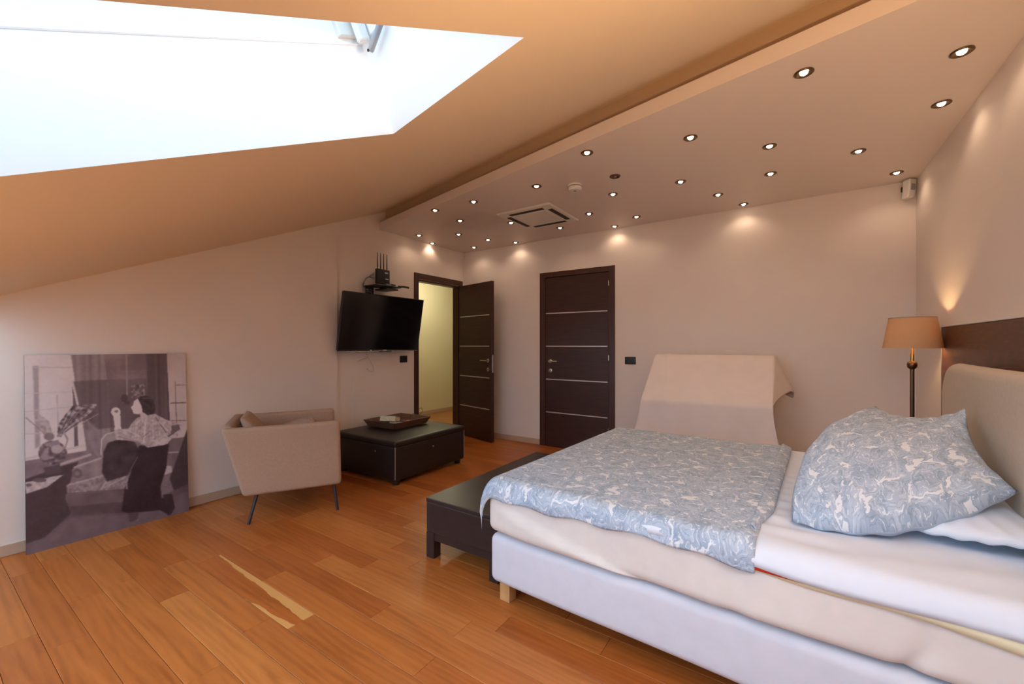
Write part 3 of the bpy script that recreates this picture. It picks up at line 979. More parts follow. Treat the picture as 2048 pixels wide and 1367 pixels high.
# ================================================================ FLOOR LAMP
def floor_lamp(x, yq, watts, zb, label, up=False):
    lp = empty('floor_lamp', (x, yq, 0)); tag(lp, label, 'lamp', 'bedside floor lamps')
    MB().lathe([(0, 0), (0.12, 0), (0.12, 0.012), (0.105, 0.022), (0.03, 0.03), (0.015, 0.05), (0, 0.05)], 32).build('base', 'bronze', lp, True, 40)
    MB().lathe([(0, 0.04), (0.0115, 0.04), (0.0115, 1.100), (0, 1.100)], 20).build('pole', 'bronze', lp, True, 40)
    MB().lathe([(0, 1.095), (0.012, 1.095), (0.024, 1.108), (0.027, 1.124), (0.024, 1.140), (0.012, 1.150), (0, 1.150)], 24).build('knob', 'bronze', lp, True, 40)
    MB().lathe([(0, 1.148), (0.0105, 1.148), (0.0105, 1.19), (0.007, 1.20), (0.007, 1.24), (0, 1.24)], 16).build('neck', 'brass', lp, True, 40)
    R0, R1, Z0, Z1 = 0.147, 0.116, 1.232, 1.432
    sh = MB().lathe([(R0, Z0), (R1, Z1), (R1 - 0.003, Z1), (R0 - 0.003, Z0)], 48, closed=True).build('shade', 'shade_cloth', lp, True, 40)
    MB().lathe([(R1 + 0.001, Z1), (R1 + 0.001, Z1 - 0.006), (R1 - 0.004, Z1 - 0.006), (R1 - 0.004, Z1)], 48, closed=True).build('rim', 'chair_fabric', sh, True, 40)
    MB().lathe([(0, 1.24), (0.014, 1.245), (0.016, 1.27), (0.028, 1.30), (0.026, 1.325), (0.012, 1.342), (0, 1.345)], 20).build('bulb', 'lamp_glow', lp, True)
    spk = MB()
    for a in range(3):
        an = a * 2 * PI / 3 + 0.4
        spk.tube([(0.007 * math.cos(an), 0.007 * math.sin(an), 1.236), (0.143 * math.cos(an), 0.143 * math.sin(an), 1.24)], 0.002, 6)
    spk.build('shade_ring', 'brass', lp)
    ld = bpy.data.lights.new('lamp_light', 'SPOT' if up else 'POINT'); ld.energy = watts; ld.color = (1.0, 0.66, 0.33); ld.shadow_soft_size = 0.03
    lo = bpy.data.objects.new('lamp_light', ld); COL.objects.link(lo); lo.location = (0, 0, zb); lo.parent = lp
    if up:                      # assumed lamp only: beam aimed up to light the slope, not the bed
        ld.spot_size = math.radians(165); ld.spot_blend = 0.35; lo.rotation_euler = (PI, 0, 0)
floor_lamp(4.556, -0.862, LAMP_W, 1.325, 'lit floor lamp with tan drum shade in the corner past the bed')
floor_lamp(4.560, -3.90, ASSUMED_LAMP_W, 1.415, 'assumed unseen lit floor lamp with tan drum shade on the near side of the bed', True)  # out of view, assumed from the warm light on slope and bed side

# unseen low bowl lamp under the eaves, added to brighten the slope
ul = empty('fill_uplight', (2.25, -5.05, 0)); tag(ul, 'unseen small bronze bowl lamp added under the eaves to light the slope', 'lamp')
MB().lathe([(0, 0), (0.09, 0), (0.09, 0.010), (0.02, 0.022), (0.012, 0.03), (0, 0.03)], 28).build('base', 'bronze', ul, True, 40)
MB().lathe([(0, 0.025), (0.010, 0.025), (0.010, 0.26), (0, 0.26)], 14).build('stem', 'bronze', ul, True, 40)
MB().lathe([(0.012, 0.255), (0.06, 0.27), (0.10, 0.31), (0.12, 0.36), (0.117, 0.36), (0.097, 0.313), (0.058, 0.274), (0.0, 0.262)], 32).build('bowl', 'bronze', ul, True, 40)
MB().lathe([(0, 0.268), (0.014, 0.27), (0.022, 0.29), (0.016, 0.31), (0, 0.315)], 16).build('bulb', 'lamp_glow', ul, True)
ld = bpy.data.lights.new('fill_beam', 'SPOT'); ld.energy = FILL_W; ld.color = (1.0, 0.68, 0.36); ld.shadow_soft_size = 0.03
ld.spot_size = math.radians(165); ld.spot_blend = 0.4
lo = bpy.data.objects.new('fill_beam', ld); COL.objects.link(lo); lo.location = (0, 0, 0.352); lo.rotation_euler = (PI, 0, 0); lo.parent = ul

# ================================================================ COVERED CHAIR
cc = empty('covered_chair', (3.27, -0.55, 0)); tag(cc, 'chair hidden under a cream dust sheet between bed and wall', 'chair')
MB().rbox((-0.44, -0.17, 0.04), (0.46, 0.20, 0.60), 0.05, (4, 4, 4)).build('seat_block', 'cushion_fabric', cc, True)
bkm = MB().add([(-0.44, 0.05, 0.5), (0.46, 0.05, 0.5), (0.46, 0.27, 0.5), (-0.44, 0.27, 0.5), (-0.44, 0.20, 1.13), (0.46, 0.20, 1.13), (0.46, 0.27, 1.13), (-0.44, 0.27, 1.13)],
               [(3, 2, 1, 0), (4, 5, 6, 7), (0, 1, 5, 4), (1, 2, 6, 5), (2, 3, 7, 6), (3, 0, 4, 7)])
bkm.build('back_block', 'cushion_fabric', cc)
PROF = [(0.30, 0.10), (0.30, 0.6), (0.285, 1.10), (0.255, 1.165), (0.19, 1.135), (0.05, 0.990), (-0.10, 0.845), (-0.188, 0.768), (-0.196, 0.750), (-0.228, 0.52), (-0.30, 0.28), (-0.34, 0.02)]
cum = [0]
for a, b in zip(PROF[:-1], PROF[1:]): cum.append(cum[-1] + math.hypot(b[0] - a[0], b[1] - a[1]))
def prof_at(t):
    L = t * cum[-1]
    for i in range(len(PROF) - 1):
        if L <= cum[i + 1] or i == len(PROF) - 2:
            f = (L - cum[i]) / (cum[i + 1] - cum[i]); f = min(max(f, 0), 1)
            return PROF[i][0] * (1 - f) + PROF[i + 1][0] * f, PROF[i][1] * (1 - f) + PROF[i + 1][1] * f
def cover_fn(s, t):
    yq, z = prof_at(t)
    low = 1 - sstep(0.0, 0.78, z)                       # flares towards the floor
    front = sstep(0.0, -0.2, yq)
    behind = 0.12 * sstep(1.12, 0.95, z) if yq > 0.27 else 0.0
    xl, xr = -0.512 - 0.10 * low * front - 0.04 * low + 0.012 * sstep(0.8, 1.15, z), 0.508 + 0.10 * low * front + 0.03 * low * front - behind
    if s < 0.16:                                         # left side hanging down
        k_ = 1 - s / 0.16
        x = xl - 0.022 * math.sin(k_ * PI) - 0.03 * k_
        z = z * (1 - 0.95 * k_) + 0.015 * k_
    elif s > 0.84:                                       # right side, short flap with a corner sticking out
        k_ = (s - 0.84) / 0.16
        w_ = (min(max((yq + 0.17) / 0.40, 0.0), 1.0) ** 1.3 if z > 0.70 else 0.0) * (1 - behind / 0.12)
        x = xr + (0.004 + 0.135 * w_) * k_
        yq += 0.03 * k_ * w_
        z -= 0.30 * w_ * k_ + 0.012 * k_
    else:
        f = (s - 0.16) / 0.68
        x = xl + (xr - xl) * f
        amp = low * front
        yq -= 0.026 * amp * math.sin(f * 21 + 1) + 0.016 * amp * math.sin(f * 43)
        z += 0.006 * vnoise(f * 5, t * 9, 4) * (1 - low) + 0.010 * math.exp(-((f - 0.13 - (1.16 - z) * 0.18) / 0.012) ** 2) * (1 - low)
    return (x, yq, max(z, 0.012))
surf('dust_sheet', cover_fn, 110, 150, 'sheet_cream', cc, 0.004)

# ================================================================ BENCH at the bed foot
bn = empty('bench', (2.36, -2.16, 0)); tag(bn, 'low black wooden bench table standing at the bed foot', 'bench')
bx, by = 2.36, -2.16
X0, X1, Y0, Y1 = 2.105 - bx, 2.632 - bx, -2.80 - by, -1.52 - by
MB().bbox((X0, Y0, 0.325), (X1, Y1, 0.350), 0.003, 2).build('top', 'bench_wood', bn)
MB().bbox((X0 + 0.002, Y0 + 0.002, 0.152), (X1 - 0.002, Y1 - 0.002, 0.3245), 0.003, 2).build('body', 'bench_wood', bn)
MB().bbox((X0 + 0.008, Y0 + 0.008, 0.105), (X1 - 0.008, Y1 - 0.008, 0.1515), 0.002, 1).build('apron', 'bench_wood', bn)
for x in (X0 + 0.001, X1 - 0.061):
    for yq in (Y0 + 0.001, Y1 - 0.061):
        MB().bbox((x, yq, 0.0), (x + 0.06, yq + 0.06, 0.150), 0.002, 1).build('leg', 'bench_wood', bn)

# ================================================================ LEATHER OTTOMAN
ot = empty('ottoman', (0.56, -1.62, 0)); tag(ot, 'square black leather ottoman carrying a wooden tray', 'ottoman')
def ot_fn(p):
    q = Vector(p)
    if q.z > 0.385:
        q.z += 0.010 * max(0, 1 - (q.x / 0.46) ** 2) * max(0, 1 - (q.y / 0.48) ** 2) + 0.003 * vnoise(q.x * 9, q.y * 9, 2)
    return q
MB().rbox((-0.445, -0.475, 0.345), (0.445, 0.475, 0.398), 0.020, (14, 14, 2), ot_fn).build('cushion_top', 'leather', ot, True)
MB().rbox((-0.437, -0.467, 0.045), (0.437, 0.467, 0.347), 0.014, (4, 4, 3)).build('body', 'leather', ot, True)
for sx in (-1, 1):
    for sy in (-1, 1):
        MB().lathe([(0, 0), (0.030, 0), (0.036, 0.05), (0, 0.05)], 14, Matrix.Translation((sx * 0.385, sy * 0.415, 0))).build('foot', 'black_plastic', ot, True, 40)
        MB().tube([(sx * 0.435, sy * 0.465, 0.06), (sx * 0.435, sy * 0.465, 0.35)], 0.0035, 6).build('corner_seam', 'seam_thread', ot)
MB().lathe([(0, 0), (0.010, 0), (0.008, 0.005), (0, 0.006)], 12, Matrix.Translation((0.437, 0.0, 0.27)) @ Matrix.Rotation(PI / 2, 4, 'Y')).build('stud', 'chrome', ot, True)
MB().lathe([(0, 0), (0.010, 0), (0.008, 0.005), (0, 0.006)], 12, Matrix.Translation((0.17, -0.467, 0.28)) @ Matrix.Rotation(PI / 2, 4, 'X')).build('stud', 'chrome', ot, True)

# tray and what lies in it
tz = 0.409
tr = empty('tray', (0.41, -1.55, tz), math.radians(2)); tag(tr, 'dark brown wooden tray with slanted sides on the ottoman', 'tray')
b0, b1, hh = (0.195, 0.225), (0.232, 0.260), 0.068
MB().bbox((-b0[0], -b0[1], 0.0), (b0[0], b0[1], 0.010), 0.002, 1).build('bottom', 'tray_wood', tr)
def slant(pa, pb, qa, qb, inn):
    n = Vector(inn) * 0.010
    pa, pb, qa, qb = map(Vector, (pa, pb, qa, qb))
    vs = [pa, pb, qb, qa, pa + n, pb + n, qb + n, qa + n]
    MB().add(vs, [(0, 1, 2, 3), (7, 6, 5, 4), (0, 4, 5, 1), (1, 5, 6, 2), (2, 6, 7, 3), (3, 7, 4, 0)]).build('side', 'tray_wood', tr)
c0 = [(-b0[0], -b0[1], 0), (b0[0], -b0[1], 0), (b0[0], b0[1], 0), (-b0[0], b0[1], 0)]
c1 = [(-b1[0], -b1[1], hh), (b1[0], -b1[1], hh), (b1[0], b1[1], hh), (-b1[0], b1[1], hh)]
for i, inn in enumerate(((0, 1, 0), (-1, 0, 0), (0, -1, 0), (1, 0, 0))):
    slant(c0[i], c0[(i + 1) % 4], c1[i], c1[(i + 1) % 4], inn)
bk = empty('book', (0.36, -1.62, tz + 0.0105), math.radians(24)); tag(bk, 'thick cream book leaning inside the wooden tray', 'book')
RM = Matrix.Translation((0, 0, 0.012)) @ Matrix.Rotation(math.radians(-16), 4, 'X')
MB().bbox((-0.085, -0.058, 0.012), (0.085, 0.058, 0.064), 0.002, 1, RM).build('pages', 'paper', bk)
MB().bbox((-0.088, -0.061, 0.064), (0.088, 0.061, 0.067), 0.001, 1, RM).build('cover', 'paper_grey', bk)
MB().bbox((-0.088, -0.061, 0.009), (0.088, 0.061, 0.012), 0.001, 1, RM).build('cover', 'paper_grey', bk)
nb = empty('notepad', (0.47, -1.59, tz + 0.0105), math.radians(35)); tag(nb, 'small grey notepad beside the book in the tray', 'notepad')
MB().bbox((-0.09, -0.035, 0.0), (0.09, 0.035, 0.022), 0.002, 1, Matrix.Rotation(math.radians(4), 4, 'Y') @ Matrix.Translation((0, 0, 0.006))).build('pad', 'paper_grey', nb)
MB().bbox((-0.085, -0.006, 0.030), (0.06, 0.004, 0.037), 0.002, 1).build('pen', 'black_plastic', nb)
rr = empty('remote_control', (0.46, -1.42, tz + 0.0105), math.radians(60)); tag(rr, 'reddish remote control lying in the tray', 'remote')
MB().rbox((-0.085, -0.022, 0.0), (0.085, 0.022, 0.022), 0.008, (6, 3, 2)).build('body', 'red_plastic', rr, True)
for i in range(5):
    for j in (-1, 0, 1):
        MB().lathe([(0, 0.0215), (0.0045, 0.0215), (0.004, 0.0245), (0, 0.0245)], 8, Matrix.Translation((-0.05 + i * 0.022, j * 0.011, 0))).build('button', 'black_plastic', rr)
cb = MB().tube([(0.37, -1.34, tz + 0.05), (0.30, -1.24, tz + 0.062), (0.26, -1.16, tz + 0.05), (0.25, -1.11, tz + 0.09), (0.29, -1.09, tz + 0.11), (0.33, -1.11, tz + 0.075), (0.30, -1.17, tz + 0.005), (0.16, -1.19, tz + 0.0)], 0.003, 6)
tag(cb.build('looped_cable', 'cable_black', None, True), 'thin dark cable looping up behind the tray', 'cable')

# ================================================================ ARMCHAIR (back towards the photo print, open side to the ottoman)
cdir = Vector((0.284, 0.501, 0)).normalized()            # facing
cang = math.atan2(cdir.y, cdir.x)
# local: x = facing direction, +y = left of facing (towards the wall), origin on floor under the near rear leg
ac = empty('armchair', (0.751, -3.175, 0), cang); tag(ac, 'beige fabric tub armchair with slim metal legs by the wall', 'armchair')
CWD = 0.68
def arm_panel(y0, name):
    """upholstered side, wider at the top rear"""
    def fn(p):
        q = Vector(p)
        t = (q.z - 0.192) / 0.49
        rear = (0.60 - q.x) / 0.66
        q.x -= 0.135 * t * max(0.0, rear)
        q.x -= 0.012 * t * (1 - max(0.0, rear))
        q.z -= 0.005 * math.sin(max(0, min(1, rear)) * PI) * t
        q.y += (0.055 if y0 > 0.3 else -0.030) * (t - 0.1) * 0.6
        return q
    MB().rbox((-0.035, y0, 0.192), (0.605, y0 + 0.072, 0.682), 0.028, (12, 3, 12), fn).build(name, 'chair_fabric', ac, True)
arm_panel(-0.010, 'arm')
arm_panel(CWD - 0.07, 'arm')
def back_fn(p):
    q = Vector(p)
    t = (q.z - 0.192) / 0.49
    q.x -= 0.135 * t
    return q
MB().rbox((-0.035, 0.03, 0.192), (0.045, CWD - 0.03, 0.690), 0.030, (3, 14, 12), back_fn).build('backrest', 'chair_fabric', ac, True)
MB().rbox((0.0, 0.06, 0.200), (0.60, CWD - 0.06, 0.300), 0.02, (8, 8, 3)).build('seat_frame', 'chair_fabric', ac, True)
def seat_fn(p):
    q = Vector(p); q.z += 0.012 * max(0, (q.z - 0.36) / 0.06) * (1 - ((q.x - 0.31) / 0.3) ** 2); return q
MB().rbox((0.03, 0.068, 0.302), (0.605, CWD - 0.074, 0.425), 0.035, (8, 8, 3), seat_fn).build('seat_cushion', 'chair_fabric', ac, True)
for (fx, fy), (gx, gy) in (((0.0, 0.0), (0.05, 0.045)), ((0.576, 0.0), (0.55, 0.045)), ((0.0, CWD - 0.01), (0.05, CWD - 0.06)), ((0.576, CWD - 0.01), (0.55, CWD - 0.06))):
    MB().tube([(gx, gy, 0.205), (fx, fy, 0.0)], [0.012, 0.010], 10).build('leg', 'chair_leg_metal', ac, True, 50)
AM = Matrix.Translation((0.751, -3.175, 0)) @ Matrix.Rotation(cang, 4, 'Z')
def loc(p): return tuple(AM @ Vector(p))
pillow('cushion', loc((0.12, 0.10, 0.450)), loc((-0.055, 0.10, 0.735)), loc((-0.05, 0.42, 0.740)), loc((0.12, 0.42, 0.450)), 0.060, 0.050, 'cushion_fabric',
       'beige cushion leaning on the armchair backrest', 0.012, nn=28)
pillow('cushion', loc((0.17, 0.36, 0.505)), loc((0.16, 0.56, 0.560)), loc((0.44, 0.56, 0.60)), loc((0.42, 0.36, 0.640)), 0.075, 0.06, 'cushion_fabric',
       'crumpled tan cushion lying inside the armchair seat', 0.05, nn=34)
for o in COL.objects:
    if o.name.startswith('cushion') and o.get('category'): o['category'] = 'cushion'

# ================================================================ PHOTO PRINT leaning on the wall
pp = empty('photo_print_panel', (0.07, -3.716, 0)); tag(pp, 'large black and white photo print of a seated woman leaning on the wall', 'picture')
PX0, PX1, PY0, PY1, PH = 0.118, 0.047, -4.120, -3.312, 1.190
def pfront(u, v, off=0.0):
    return Vector((PX0 + (PX1 - PX0) * v + off - 0.07, PY0 + (PY1 - PY0) * u + 3.716, PH * v))
vs = []
for off in (-0.0005, -0.014):
    vs += [pfront(0, 0, off), pfront(1, 0, off), pfront(1, 1, off), pfront(0, 1, off)]
MB().add(vs, [(0, 1, 2, 3), (7, 6, 5, 4), (0, 4, 5, 1), (1, 5, 6, 2), (2, 6, 7, 3), (3, 7, 4, 0)]).build('board', 'panel_back', pp)

def print_image(nx, ny):
    """grey tones of the print, sampled on a grid; shapes are given in the print's own outline frame"""
    u = np.linspace(0, 1, nx); v = np.linspace(1, 0, ny)          # v down from the top
    U, Vv = np.meshgrid(u, v)
    S = U / (0.796 + 0.204 * U)
    X = 35 + 1050 * S
    top = 72 - 17 * S; bot = 1360 - 280 * S
    Y = top + (1 - Vv) * (bot - top)
    rs = np.random.RandomState(5)
    def smooth_noise(sc, seed):
        r = np.random.RandomState(seed)
        gx, gy = int(nx / sc) + 3, int(ny / sc) + 3
        g = r.uniform(-1, 1, (gy, gx))
        xx = np.arange(nx) / sc; yy = np.arange(ny) / sc
        xi = xx.astype(int); yi = yy.astype(int); fx = (xx - xi)[None, :]; fy = (yy - yi)[:, None]
        a = g[np.ix_(yi, xi)]; b = g[np.ix_(yi, xi + 1)]; c = g[np.ix_(yi + 1, xi)]; d = g[np.ix_(yi + 1, xi + 1)]
        return (a * (1 - fx) + b * fx) * (1 - fy) + (c * (1 - fx) + d * fx) * fy
    def inside(poly):
        m = np.zeros(X.shape, bool); n = len(poly)
        for i in range(n):
            x0, y0 = poly[i]; x1, y1 = poly[(i + 1) % n]
            if y0 == y1: continue
            c = ((y0 > Y) != (y1 > Y)) & (X < (x1 - x0) * (Y - y0) / (y1 - y0) + x0)
            m ^= c
        return m.astype(float)
    def blur(a, k):
        for _ in range(k):
            p = np.pad(a, 1, mode='edge')
            a = (p[1:-1, 1:-1] * 2 + p[:-2, 1:-1] + p[2:, 1:-1] + p[1:-1, :-2] + p[1:-1, 2:]) / 6
        return a
    G = np.full(X.shape, 0.45)
    def fill(poly, g, k=1, tex=None, amt=0.0):
        nonlocal G
        m = blur(inside(poly), k)
        val = g if tex is None else g + amt * tex
        G = G * (1 - m) + val * m
    def ell(cx, cy, rx, ry, g, k=1, tex=None, amt=0.0):
        fill([(cx + rx * math.cos(a * 2 * PI / 28), cy + ry * math.sin(a * 2 * PI / 28)) for a in range(28)], g, k, tex, amt)
    def line(x0, y0, x1, y1, w, g, k=1):
        dx, dy = x1 - x0, y1 - y0; L = math.hypot(dx, dy); nx_, ny_ = -dy / L * w / 2, dx / L * w / 2
        fill([(x0 + nx_, y0 + ny_), (x1 + nx_, y1 + ny_), (x1 - nx_, y1 - ny_), (x0 - nx_, y0 - ny_)], g, k)
    q_ = nx / 170.0
    n8, n3, n16 = smooth_noise(8 * q_, 1), smooth_noise(2.4 * q_, 2), smooth_noise(18 * q_, 3)
    vert = np.repeat(smooth_noise(3 * q_, 9)[:1], X.shape[0], 0)
    # back wall, curtains, windows
    fill([(540, 50), (850, 50), (850, 640), (560, 660)], 0.44, 4, n16, 0.06)
    fill([(560, 230), (840, 220), (840, 640), (580, 600)], 0.36, 6, n16, 0.07)
    line(700, 60, 700, 330, 8, 0.56, 2)
    fill([(20, 50), (345, 50), (430, 690), (20, 760)], 0.80, 2, n16, 0.05)
    fill([(90, 140), (126, 140), (132, 660), (100, 680)], 0.56, 3)
    line(90, 150, 340, 150, 6, 0.66); line(245, 330, 250, 600, 7, 0.62); line(30, 440, 380, 400, 6, 0.68); line(30, 585, 230, 570, 6, 0.68)
    line(30, 320, 340, 310, 5, 0.72)
    fill([(345, 270), (372, 400), (378, 670), (352, 670)], 0.34, 1)
    fill([(378, 560), (412, 560), (415, 660), (380, 670)], 0.78, 1)
    fill([(335, 50), (552, 50), (605, 560), (545, 640), (522, 745), (460, 690), (385, 400)], 0.44, 2, vert, 0.10)
    fill([(352, 240), (572, 230), (602, 540), (440, 560), (390, 400)], 0.29, 5, vert, 0.09)
    fill([(425, 480), (520, 560), (530, 720), (465, 690)], 0.50, 8, n8, 0.05)
    fill([(828, 50), (962, 50), (976, 500), (860, 560), (835, 300)], 0.27, 3, vert, 0.09)
    fill([(964, 45), (1090, 45), (1090, 610), (985, 640), (974, 480)], 0.72, 2, n16, 0.05)
    line(1015, 240, 1018, 600, 6, 0.45); line(980, 382, 1085, 378, 8, 0.40); line(980, 497, 1085, 495, 6, 0.42); line(1015, 265, 1085, 262, 6, 0.5)
    fill([(955, 615), (1090, 600), (1090, 830), (930, 850)], 0.40, 3, n8, 0.05)
    line(950, 705, 1030, 700, 8, 0.62)
    fill([(1090, 540), (1095, 930), (990, 950), (965, 870), (1030, 700)], 0.15, 3)
    fill([(925, 790), (975, 790), (985, 830), (930, 850)], 0.68, 3)
    # ornament on the wall
    fill([(725, 265), (810, 255), (818, 340), (730, 348)], 0.44, 3, n3, 0.22); ell(768, 275, 14, 16, 0.25); ell(680, 350, 22, 26, 0.2, 2); ell(700, 380, 18, 14, 0.2, 2)
    # floor
    fill([(20, 1400), (20, 1180), (330, 1080), (680, 1090), (1100, 900), (1100, 1100)], 0.30, 6, n16, 0.05)
    fill([(30, 1300), (330, 1120), (700, 1100), (1090, 950), (1090, 1090), (30, 1370)], 0.36, 8, n8, 0.03)
    # window sill, table, dark cabinet
    fill([(20, 790), (470, 680), (480, 735), (150, 850), (20, 890)], 0.44, 2, n8, 0.06)
    line(30, 745, 425, 655, 14, 0.72); line(260, 780, 460, 715, 16, 0.62)
    fill([(20, 880), (270, 790), (380, 760), (340, 830), (290, 1000), (330, 1090), (150, 1250), (20, 1290)], 0.15, 3)
    fill([(30, 895), (284, 843), (175, 925), (38, 968)], 0.66, 1, n3, 0.1); ell(125, 880, 45, 14, 0.3, 1); ell(55, 912, 20, 10, 0.35, 1)
    # vase and feathers
    ell(212, 705, 92, 78, 0.36, 2, n3, 0.22); ell(240, 680, 40, 30, 0.62, 4); ell(160, 730, 30, 26, 0.5, 4)
    fill([(170, 640), (250, 620), (260, 650), (165, 665)], 0.5, 1); fill([(150, 800), (255, 780), (268, 830), (165, 848)], 0.22, 2)
    line(290, 580, 310, 620, 12, 0.5); line(310, 620, 290, 680, 10, 0.5)
    fill([(240, 605), (255, 510), (345, 400), (515, 385), (445, 465), (330, 545), (268, 600)], 0.42, 1, n3, 0.32)
    for i in range(11):
        line(245, 600, 340 + 17 * i, 395 + 9 * (i % 4) + 4 * i, 3.5, 0.22 if i % 2 else 0.7)
    fill([(155, 590), (95, 470), (130, 455), (190, 500), (215, 590)], 0.6, 2, n3, 0.1)
    line(40, 475, 160, 580, 8, 0.5); ell(190, 600, 35, 26, 0.45, 2)
    # armchair in the print
    fill([(300, 1000), (700, 930), (700, 1090), (330, 1105)], 0.22, 3, n8, 0.03)
    fill([(520, 700), (524, 625), (545, 588), (610, 566), (665, 610), (650, 720), (545, 800)], 0.54, 2, n8, 0.05)
    line(524, 720, 528, 620, 7, 0.74, 1); line(528, 620, 560, 584, 7, 0.74, 1); line(560, 584, 612, 570, 7, 0.7, 1)
    fill([(332, 815), (360, 790), (420, 768), (530, 732), (575, 800), (560, 850), (430, 880), (350, 872)], 0.50, 2, n8, 0.06)
    line(345, 800, 525, 738, 9, 0.66, 2); ell(368, 838, 32, 30, 0.34, 2); ell(368, 838, 18, 16, 0.46, 2)
    fill([(298, 915), (330, 892), (430, 878), (545, 842), (700, 850), (690, 935), (540, 952), (330, 972), (300, 955)], 0.50, 2, n3, 0.07)
    line(305, 915, 540, 850, 8, 0.64, 2); line(300, 968, 680, 940, 6, 0.3, 1); line(520, 940, 560, 880, 6, 0.66, 1)
    fill([(288, 975), (690, 942), (668, 1020), (320, 1050)], 0.33, 3, n8, 0.04)
    # skirt and train
    fill([(528, 830), (540, 700), (570, 640), (640, 618), (740, 630), (770, 690), (740, 800), (690, 850), (560, 890)], 0.13, 2, n8, 0.04)
    fill([(770, 660), (860, 650), (965, 640), (945, 800), (905, 920), (910, 1000), (980, 975), (995, 1060), (955, 1110), (900, 1075), (700, 1095), (650, 1082), (670, 940), (720, 820)], 0.07, 2, n16, 0.02)
    line(690, 870, 685, 940, 9, 0.55, 1); line(760, 730, 700, 840, 5, 0.38, 1); line(540, 930, 680, 860, 8, 0.62, 2)
    fill([(920, 975), (975, 970), (995, 1060), (965, 1110), (945, 1060)], 0.10, 1); ell(742, 1136, 14, 7, 0.6, 1); fill([(690, 1090), (760, 1090), (750, 1140), (700, 1150)], 0.2, 2)
    # blouse and arms
    fill([(722, 520), (760, 478), (800, 466), (880, 452), (950, 490), (1055, 525), (1045, 560), (985, 612), (955, 650), (830, 672), (775, 640), (700, 625), (625, 622), (608, 545), (640, 520), (662, 552), (705, 545)], 0.66, 1, n3, 0.11)
    line(880, 470, 950, 575, 10, 0.46, 1); line(960, 600, 1040, 545, 9, 0.3, 1); line(820, 480, 800, 640, 6, 0.86, 1); line(850, 560, 800, 600, 7, 0.45, 1); line(900, 500, 960, 560, 5, 0.82, 1)
    fill([(985, 530), (1030, 520), (1040, 545), (980, 585)], 0.36, 2)
    fill([(606, 450), (652, 455), (656, 545), (618, 560)], 0.84, 1); ell(624, 440, 31, 30, 0.84, 1); ell(628, 436, 14, 9, 0.45, 1)
    fill([(880, 650), (930, 610), (965, 620), (930, 655)], 0.78, 1); fill([(800, 650), (840, 620), (830, 675)], 0.6, 1)
    for i in range(7):
        line(735 + i * 26, 500 - i * 4, 715 + i * 30, 620, 3, 0.84 if i % 2 else 0.50, 1)
    line(640, 600, 780, 640, 6, 0.5, 1); line(700, 560, 780, 600, 4, 0.85, 1)
    # head
    fill([(778, 430), (822, 440), (832, 480), (785, 488)], 0.74, 1)
    fill([(768, 352), (805, 345), (808, 440), (770, 455), (738, 450), (734, 432), (722, 410), (738, 395), (742, 372)], 0.86, 1)
    fill([(768, 352), (790, 336), (832, 333), (872, 362), (882, 420), (868, 452), (830, 460), (798, 440), (792, 400), (778, 372)], 0.12, 1, n3, 0.05)
    line(800, 348, 858, 352, 6, 0.32, 1)
    G = np.clip(0.5 + 1.12 * (blur(G, 1) - 0.47) + 0.018 * n3 + 0.015 * n8, 0, 1)
    return G
NX, NY = 300, 420
G = print_image(NX, NY)
vs = []; fs = []
for j in range(NY):
    for i in range(NX):
        vs.append(pfront(i / (NX - 1), 1 - j / (NY - 1)))
for j in range(NY - 1):
    for i in range(NX - 1):
        a = j * NX + i
        fs.append((a, a + NX, a + NX + 1, a + 1))
me = bpy.data.meshes.new('print'); me.from_pydata([tuple(p) for p in vs], [], fs)
ca = me.color_attributes.new('print', 'FLOAT_COLOR', 'POINT')
d_ = np.array(srgb(48, 32, 40)[:3]); m_ = np.array(srgb(128, 110, 116)[:3]); l_ = np.array(srgb(236, 222, 220)[:3])
g = G.reshape(-1, 1)
cc_ = np.where(g < 0.45, d_ + (m_ - d_) * (g / 0.45) ** 1.25, m_ + (l_ - m_) * ((g - 0.45) / 0.55))
ca.data.foreach_set('color', np.concatenate([cc_, np.ones((cc_.shape[0], 1))], 1).astype(np.float32).ravel())
me.update()
link('print', me, 'photo_print', pp)

# ================================================================ TELEVISION on its wall arm
tvr = empty('television', (0.17, -1.532, 1.4935)); tag(tvr, 'black flat screen television tilted forward on the wall', 'television')
n_ = Vector((math.cos(-0.019), math.sin(-0.019), 0)); r_ = Vector((-n_.y, n_.x, 0)); tl = math.radians(10.3)
u_ = Vector((0, 0, 1)) * math.cos(tl) + n_ * math.sin(tl); nn_ = n_ * math.cos(tl) - Vector((0, 0, 1)) * math.sin(tl)
TV = Matrix(((r_.x, u_.x, nn_.x, 0), (r_.y, u_.y, nn_.y, 0), (r_.z, u_.z, nn_.z, 0), (0, 0, 0, 1)))
w2, h2 = 0.534, 0.307
MB().bbox((-w2 + 0.004, -h2 + 0.004, -0.035), (w2 - 0.004, h2 - 0.004, -0.006), 0.006, 2, TV).build('back_shell', 'black_plastic', tvr)
bz = MB()
for lo, hi in (((-w2, h2 - 0.009, -0.007), (w2, h2, 0.001)), ((-w2, -h2, -0.007), (w2, -h2 + 0.014, 0.001)), ((-w2, -h2 + 0.014, -0.007), (-w2 + 0.009, h2 - 0.009, 0.001)), ((w2 - 0.009, -h2 + 0.014, -0.007), (w2, h2 - 0.009, 0.001))):
    bz.bbox(lo, hi, 0.0015, 1, TV)
bz.build('bezel', 'black_plastic', tvr)
MB().box((-w2 + 0.009, -h2 + 0.014, -0.006), (w2 - 0.009, h2 - 0.009, -0.001), TV).build('screen', 'tv_screen_glass', tvr)
MB().bbox((-w2, -h2 - 0.003, -0.008), (w2, -h2, 0.002), 0.001, 1, TV).build('lower_trim', 'chrome', tvr)
lg = MB()
